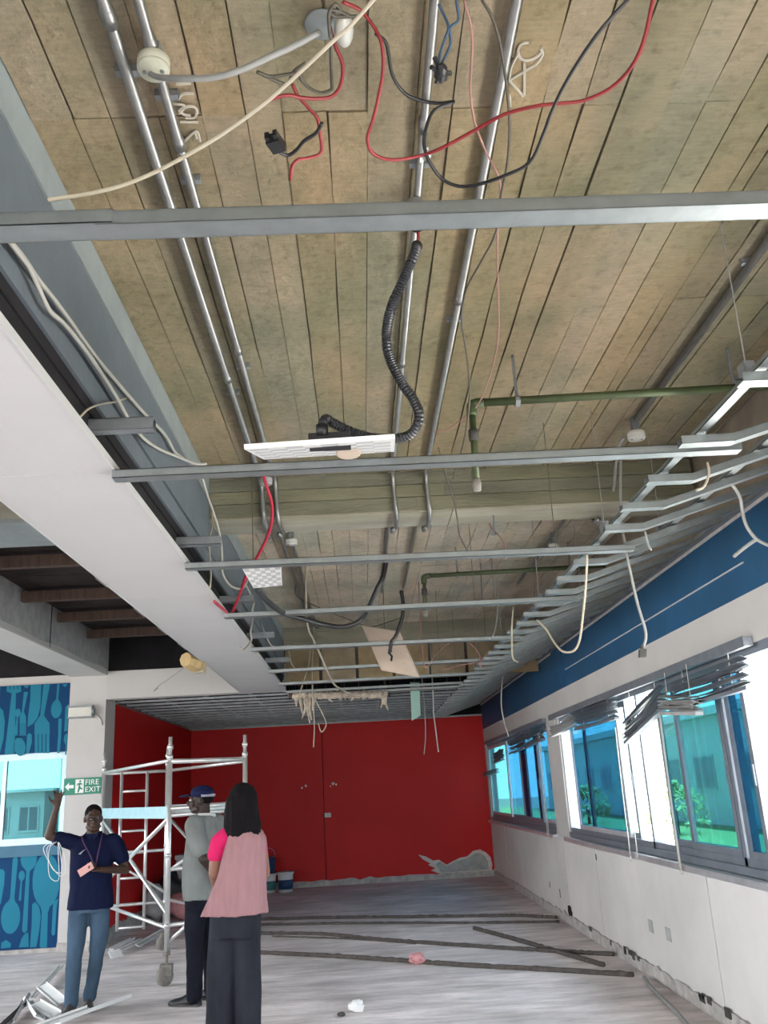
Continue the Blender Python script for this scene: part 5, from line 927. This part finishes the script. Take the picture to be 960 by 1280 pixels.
def head(mb, F, c, turn=0.0, tilt=0.0, fem=False):
    c = Vector(c); T = Matrix.Rotation(turn, 3, 'Z') @ Matrix.Rotation(tilt, 3, 'X')
    def h(x, y, z): return c + T @ Vector((x, y, z))
    ball(mb, F, h(0, .012, .022), (.074, .094, .090), T)                 # skull
    ball(mb, F, h(0, -.022, -.03), (.062, .068, .082), T)                # face
    ball(mb, F, h(0, -.045, -.088), (.038, .036, .026), T)               # chin
    for k in (-1, 1):
        ball(mb, F, h(k*.042, -.052, -.028), (.024, .026, .026), T)      # cheek
        limb(mb, F, h(k*.050, -.02, -.075), .02, h(k*.02, -.06, -.092), .018, 8)   # jaw line
        limb(mb, F, h(k*.012, -.085, .022), .010, h(k*.05, -.066, .022), .010, 8)  # brow
        ball(mb, F, h(k*.076, .012, -.012), (.012, .02, .032), T)        # ear
        ball(mb, F, h(k*.012, -.098, -.030), (.010, .012, .009), T)      # nostril
    limb(mb, F, h(0, -.085, .012), .009, h(0, -.108, -.026), .014, 8)    # nose
    ball(mb, F, h(0, -.084, -.058), (.026, .015, .008), T); ball(mb, F, h(0, -.083, -.070), (.022, .014, .008), T)   # lips
    limb(mb, F, h(0, .03, -.05), .056, c+Vector((0, .035, -.17)), .060, 14)   # neck
    return h, T
def eyes(F, h, T, parent):
    for k in (-1, 1):
        e = MB(); ball(e, F, h(k*.031, -.079, .002), (.0135, .012, .0095), T); e = e.build('eye', 'eye_white', parent, True)
        q = MB(); ball(q, F, h(k*.031, -.0885, .002), (.006, .004, .006), T); q.build('iris', 'hair_black', e, True)
def shoe(F, name, a, d, parent, m, L_=.27):
    d = Vector(d).normalized(); x = Vector((-d.y, d.x, 0)); a = Vector(a); q = MB()
    rows = []
    for f, wd, ht in ((0, .028, .055), (.06, .036, .085), (.25, .038, .10), (.42, .038, .088), (.6, .044, .065), (.8, .045, .052), (.94, .034, .040), (1, .016, .026)):
        c = a+d*L_*(f-.25); r = []
        for k in range(16):
            t = 2*math.pi*k/16; s_ = math.sin(t); r.append(F.p(c+x*wd*math.cos(t)*(1 if s_ > 0 else 1.04)+Vector((0,0, .014+(ht-.014)*max(0, s_) if s_ > 0 else .014))))
        rows.append(r)
    q.loft(rows); o = q.build(name, m, parent, True)
    q = MB(); pr = [(-.25*L_, -.02), (-.27*L_, 0), (-.25*L_, .02)]
    out = [(.0, -.034), (.06, -.040), (.3, -.038), (.6, -.048), (.82, -.048), (.96, -.034), (1.02, 0), (.96, .034), (.82, .048), (.6, .048), (.3, .038), (.06, .040), (.0, .034), (-.03, 0)]
    q.prism([((f-.25)*L_, w_) for f, w_ in out], F.p(a.x, a.y, 0), F.R @ d, F.R @ x, (0, 0, .02)).build('sole', 'rubber_dark', o)
    return o
def folds(amp, fx=9, fz=2.2, seed=0):
    return lambda c: amp*(noise.noise((c.x*fx+seed, c.y*fx, c.z*fz)) + .5*noise.noise((c.x*fx*2.2+seed, c.y*fx*2.2, c.z*fz*2.6)))
# ---------------------------------------------------------------- man in navy polo, arm raised
F = Fig(Vector((-2.42, 8.46, 0)), math.radians(8), .965)
hc = (.0, -.03, 1.605)
sR, eR, wR = (-.20, .02, 1.41), (-.385, -.03, 1.475), (-.325, -.06, 1.72)      # raised right arm
sL, eL, wL = (.20, .02, 1.40), (.30, .0, 1.14), (.115, -.20, 1.165)
b = MB(); h, T = head(b, F, hc, .25, .06)
chain(b, F, [(sR, .052), (eR, .041), (wR, .028)]); chain(b, F, [(sL, .052), (eL, .041), (wL, .028)])
hand(b, F, wR, (.10, -.05, 1), (.3, -1, 0), -1, .35, .3); hand(b, F, wL, (-1, -.25, .08), (0, -.3, 1), 1, .9)
rings(b, F, [(.82, 0, .0, .13, .09), (1.0, 0, 0, .135, .09), (1.2, 0, 0, .15, .095), (1.36, 0, .02, .15, .085), (1.43, 0, .03, .09, .06)])
chain(b, F, [((-.10, 0, .86), .07), ((-.115, -.02, .47), .05), ((-.12, .0, .09), .038)]); chain(b, F, [((.08, 0, .86), .07), ((.07, .03, .47), .05), ((.01, .16, .10), .038)])
p1 = remesh(b, 'person', 'skin_dark', .0075, 2); tag(p1, 'man in navy polo shirt and blue jeans, right arm raised, holding a pink phone', 'person')
eyes(F, h, T, p1)
q = MB(); ball(q, F, h(0, .022, .036), (.079, .095, .086), T); q.v = [v for v in q.v]; o = remesh(q, 'hair', 'hair_black', .008, 1, folds(.002, 60, 60), p1)
q = MB(); q.tube([F.p(h(-.07, -.03, .004)), F.p(h(-.045, -.097, .004)), F.p(h(.045, -.097, .004)), F.p(h(.07, -.03, .004))], .004, 6)
for k in (-1, 1): q.tube([F.p(h(k*.032+.022*math.cos(a), -.099, .0+.017*math.sin(a))) for a in [j*math.pi/6 for j in range(13)]], .0028, 5)
q.build('spectacles', 'black_plastic', p1, True)
q = MB(); rings(q, F, [(.83, 0, .0, .205, .125), (.9, 0, 0, .200, .122), (1.02, 0, 0, .185, .118), (1.2, 0, .0, .188, .118), (1.33, 0, .015, .195, .11), (1.42, 0, .025, .17, .085), (1.465, 0, .03, .09, .07)])
chain(q, F, [((-.165, .02, 1.40), .072), ((-.235, .005, 1.425), .070), ((-.30, -.01, 1.445), .066)]); chain(q, F, [((.165, .02, 1.39), .075), ((.215, .015, 1.34), .072), ((.262, .01, 1.24), .068)])
sh_ = remesh(q, 'shirt', 'navy_shirt', .010, 3, folds(.009, 8, 3, 1), p1)
q = MB(); rings(q, F, [(1.445, 0, .03, .088, .078), (1.485, 0, .035, .072, .068), (1.487, 0, .035, .066, .062), (1.45, 0, .03, .07, .06)]); q.prism([(-.06, 0), (-.005, -.075), (.0, 0)], F.p(0, -.075, 1.47), F.R @ Vector((1,0,0)), (0,0,1), F.R @ Vector((0,-.012,0))); q.prism([(.06, 0), (.005, -.075), (.0, 0)], F.p(0, -.075, 1.47), F.R @ Vector((1,0,0)), (0,0,1), F.R @ Vector((0,-.012,0))); q.build('collar', 'navy_shirt', sh_)
q = MB(); q.prism([(0,0),(.03,.022),(.075,.045),(.035,.018),(.02,-.004)], F.p(-.105, -.124, 1.305), F.R @ Vector((1,0,0)), (0,0,1), F.R @ Vector((0,.012,0))).build('chest_logo', 'cap_grey', sh_)
q = MB(); rings(q, F, [(.80, 0, 0, .165, .115), (.90, 0, 0, .17, .115), (.98, 0, 0, .165, .11)])
chain(q, F, [((-.092, 0, .86), .092), ((-.105, -.015, .62), .082), ((-.118, -.02, .45), .068), ((-.125, -.005, .2), .062), ((-.125, .0, .075), .064)], 18)
chain(q, F, [((.082, 0, .86), .092), ((.085, .01, .62), .080), ((.068, .03, .45), .066), ((.03, .10, .2), .058), ((.005, .15, .095), .060)], 18)
remesh(q, 'trousers', 'jeans', .010, 3, folds(.008, 9, 5, 3), p1)
shoe(F, 'shoe', (-.125, -.02, 0), (-.12, -1, 0), p1, 'shoe_brown'); shoe(F, 'shoe', (.0, .14, .0), (.15, -1, 0), p1, 'shoe_brown')
q = MB()
for k in (-1, 1): q.tube(sm([F.p(k*.07, .05, 1.475), F.p(k*.085, -.075, 1.43), F.p(.035+k*.03, -.135, 1.28), F.p(.045, -.14, 1.17)], 5), .006, 6)
q.build('lanyard', 'lanyard', p1, True)
ph = MB(); ph.obox(F.p(-.015, -.262, 1.18), F.R @ Vector((.055, .0, .032)), F.R @ Vector((-.015, .008, .026)), F.R @ Vector((0, .005, -.001))); tag(ph.build('phone', 'phone_pink'), 'small pink phone held at the chest by the man in navy', 'phone')
q = MB()
for k, (dx, dz) in enumerate(((.0, .0), (.03, -.03), (-.02, -.06))):
    q.tube(sm([F.p(-.33-dx, -.06, 1.42), F.p(-.385-dx, -.09, 1.36), F.p(-.33+dx, -.10, 1.20+dz), F.p(-.25+dx, -.09, 1.16+dz), F.p(-.265+dx, -.08, 1.3), F.p(-.30, -.05, 1.43)], 6), .0026, 6)
tag(q.build('bag_strap', 'debris_white', None, True), 'clear white bag straps dangling from the raised elbow of the man in navy', 'strap')
# ---------------------------------------------------------------- man in grey shirt and cap, seen from the side
F = Fig(Vector((-1.46, 8.52, 0)), math.radians(-112), 1.03)
hc = (0, -.03, 1.605); b = MB(); h, T = head(b, F, hc, .45, .0)
s1, e1, w1 = (.20, .03, 1.40), (.24, .16, 1.13), (.10, .20, .98); s2, e2, w2 = (-.20, .03, 1.40), (-.24, .14, 1.13), (-.10, .19, .97)
chain(b, F, [(s1, .054), (e1, .042), (w1, .029)]); chain(b, F, [(s2, .054), (e2, .042), (w2, .029)])
hand(b, F, w1, (-1, .1, -.25), (0, -1, 0), 1, .7); hand(b, F, w2, (1, .05, -.3), (0, -1, 0), -1, .7)
rings(b, F, [(.82, 0, .0, .13, .09), (1.0, 0, -.01, .14, .10), (1.2, 0, 0, .15, .10), (1.36, 0, .02, .15, .085), (1.43, 0, .03, .09, .06)])
chain(b, F, [((-.10, 0, .86), .07), ((-.10, .0, .47), .05), ((-.11, .03, .09), .038)]); chain(b, F, [((.10, 0, .86), .07), ((.10, -.01, .47), .05), ((.11, .0, .09), .038)])
p2 = remesh(b, 'person', 'skin_deep', .0078, 2); tag(p2, 'man in grey polo, dark cap and black trousers, standing in profile by the tower', 'person')
eyes(F, h, T, p2)
q = MB(); ball(q, F, h(0, .028, .02), (.077, .090, .075), T); remesh(q, 'hair', 'hair_black', .008, 1, None, p2)
q = MB(); ball(q, F, h(0, .018, .055), (.086, .104, .070), T); rings(q, F, [(hc[2]+.040, 0, -.012, .084, .102), (hc[2]+.075, 0, -.010, .083, .100)])
q.v = [tuple(v) for v in q.v]
cp = remesh(q, 'cap', 'cap_navy', .007, 2, None, p2)
q = MB(); R2 = []
for z_, dz in ((.0, 0), (.010, .010)):
    pass
out = [(-.07, -.07), (-.075, -.12), (-.06, -.17), (-.03, -.195), (0, -.20), (.03, -.195), (.06, -.17), (.075, -.12), (.07, -.07)]
q.prism(out, F.p(0, hc[1]+.0, hc[2]+.047), F.R @ Vector((F.sc,0,0)), F.R @ Vector((0,F.sc,.10)), (0,0,.012)).build('peak', 'cap_navy', cp)
q = MB(); pts = [F.p(h(.088*math.cos(a), .018+.105*math.sin(a), .035+.0*a)) for a in [math.pi*(.0+.1*i) for i in range(11)]]
q.tube(pts, .014, 8).build('grey_band', 'cap_grey', cp, True)
q = MB(); rings(q, F, [(.80, 0, .0, .19, .135), (.9, 0, -.01, .19, .145), (1.02, 0, -.012, .185, .148), (1.2, 0, .0, .19, .135), (1.33, 0, .015, .195, .12), (1.42, 0, .03, .17, .09), (1.47, 0, .035, .09, .075)])
chain(q, F, [((.180, .03, 1.395), .088), ((.218, .075, 1.31), .084), ((.234, .12, 1.21), .076)]); chain(q, F, [((-.180, .03, 1.395), .088), ((-.218, .07, 1.31), .084), ((-.234, .11, 1.21), .076)])
s2_ = remesh(q, 'shirt', 'grey_shirt', .010, 3, folds(.010, 8, 3, 7), p2)
q = MB(); rings(q, F, [(1.455, 0, .034, .086, .076), (1.492, 0, .038, .074, .070), (1.494, 0, .038, .067, .064), (1.455, 0, .032, .066, .058)]); q.build('collar', 'collar_pale', s2_, True)
q = MB(); rings(q, F, [(.78, 0, .0, .165, .12), (.88, 0, .0, .17, .125), (.96, 0, .0, .165, .12)])
chain(q, F, [((-.09, .01, .86), .098), ((-.095, .0, .62), .088), ((-.10, .01, .45), .074), ((-.105, .03, .2), .066), ((-.11, .035, .075), .066)], 18)
chain(q, F, [((.09, .0, .86), .098), ((.095, -.01, .62), .088), ((.10, -.01, .45), .074), ((.11, .0, .2), .068), ((.11, .0, .075), .070)], 18)
remesh(q, 'trousers', 'black_trousers', .010, 3, folds(.008, 9, 5, 9), p2)
shoe(F, 'shoe', (.11, -.02, 0), (.05, -1, 0), p2, 'shoe_black', .29); shoe(F, 'shoe', (-.12, .02, 0), (-.1, -1, 0), p2, 'shoe_black', .29)
# ---------------------------------------------------------------- woman in pink vest, seen from behind
F = Fig(Vector((-.815, 6.30, 0)), math.radians(180-4), 1.0)
hc = (.0, -.015, 1.615); b = MB(); h, T = head(b, F, hc, .15, .03)
s1, e1, w1 = (.145, .02, 1.39), (.185, .015, 1.19), (.215, -.17, 1.085); s2, e2, w2 = (-.115, -.01, 1.385), (-.125, -.12, 1.16), (.03, -.24, 1.07)
chain(b, F, [(s1, .048), ((.172, .018, 1.28), .046), (e1, .041), (w1, .028)]); chain(b, F, [(s2, .042), (e2, .034), (w2, .025)])
hand(b, F, w1, (-.75, -.4, -.25), (-.3, .3, 0), 1, .7, .12, .92); hand(b, F, w2, (.8, -.2, -.1), (0, 1, 0), -1, .7, .12, .92)
rings(b, F, [(.84, .05, .0, .12, .09), (1.0, .03, 0, .11, .085), (1.2, 0, 0, .11, .085), (1.36, 0, .02, .125, .075), (1.43, .0, .02, .08, .055)])
chain(b, F, [((.13, 0, .88), .07), ((.14, -.01, .47), .05), ((.145, .0, .09), .035)]); chain(b, F, [((-.03, 0, .88), .065), ((-.035, .01, .47), .05), ((-.04, .02, .09), .035)])
p3 = remesh(b, 'person', 'skin_brown', .0075, 2); tag(p3, 'woman with black shoulder length hair, pink vest and dark trousers, seen from behind', 'person')
eyes(F, h, T, p3)
q = MB(); ball(q, F, h(0, .028, .030), (.096, .108, .105), T)
rings(q, F, [(hc[2]+.04, hc[0], .025, .100, .095), (hc[2]-.06, hc[0], .035, .112, .088), (hc[2]-.14, hc[0]-.008, .045, .122, .080), (hc[2]-.20, hc[0]-.018, .055, .110, .062), (hc[2]-.235, hc[0]-.03, .06, .070, .042)])
def strands(c):
    return .005*noise.noise((c.x*45, c.y*45, c.z*3.0))+.003*noise.noise((c.x*95, c.y*95, c.z*5))
remesh(q, 'hair', 'hair_black', .008, 2, strands, p3)
q = MB(); chain(q, F, [((.105, .02, 1.405), .066), ((.152, .02, 1.375), .062), ((.172, .018, 1.30), .060)]); chain(q, F, [((-.08, .0, 1.395), .060), ((-.10, -.02, 1.36), .056), ((-.112, -.035, 1.31), .050)]); rings(q, F, [(1.25, 0, .0, .12, .085), (1.40, 0, .02, .125, .075), (1.455, .0, .02, .08, .06)])
remesh(q, 'blouse', 'hot_pink', .009, 3, folds(.004, 12, 6, 2), p3)
q = MB(); rings(q, F, [(.935, .058, .0, .218, .15), (1.02, .040, .0, .190, .148), (1.12, .018, .003, .165, .142), (1.22, .0, .008, .150, .135), (1.30, -.012, .014, .140, .122), (1.38, -.022, .022, .130, .105), (1.435, -.022, .027, .112, .085), (1.455, -.01, .027, .09, .07)], 32, 2.6)
remesh(q, 'vest', 'pink_vest', .009, 3, folds(.012, 11, 1.3, 5), p3)
q = MB(); rings(q, F, [(.80, .052, 0, .168, .12), (.92, .052, 0, .168, .122), (1.0, .045, 0, .15, .11)])
chain(q, F, [((.128, .0, .88), .094), ((.140, .0, .62), .094), ((.143, .0, .4), .092), ((.150, .005, .2), .094), ((.153, .01, .10), .096)], 18)
chain(q, F, [((-.025, .0, .88), .090), ((-.028, .01, .62), .084), ((-.034, .02, .4), .077), ((-.038, .03, .2), .074), ((-.04, .03, .10), .076)], 18)
remesh(q, 'trousers', 'charcoal_trousers', .010, 3, folds(.010, 9, 2, 4), p3)
shoe(F, 'shoe', (.150, -.02, 0), (.1, -1, 0), p3, 'shoe_black', .25); shoe(F, 'shoe', (-.04, .0, 0), (-.1, -1, 0), p3, 'shoe_black', .25)
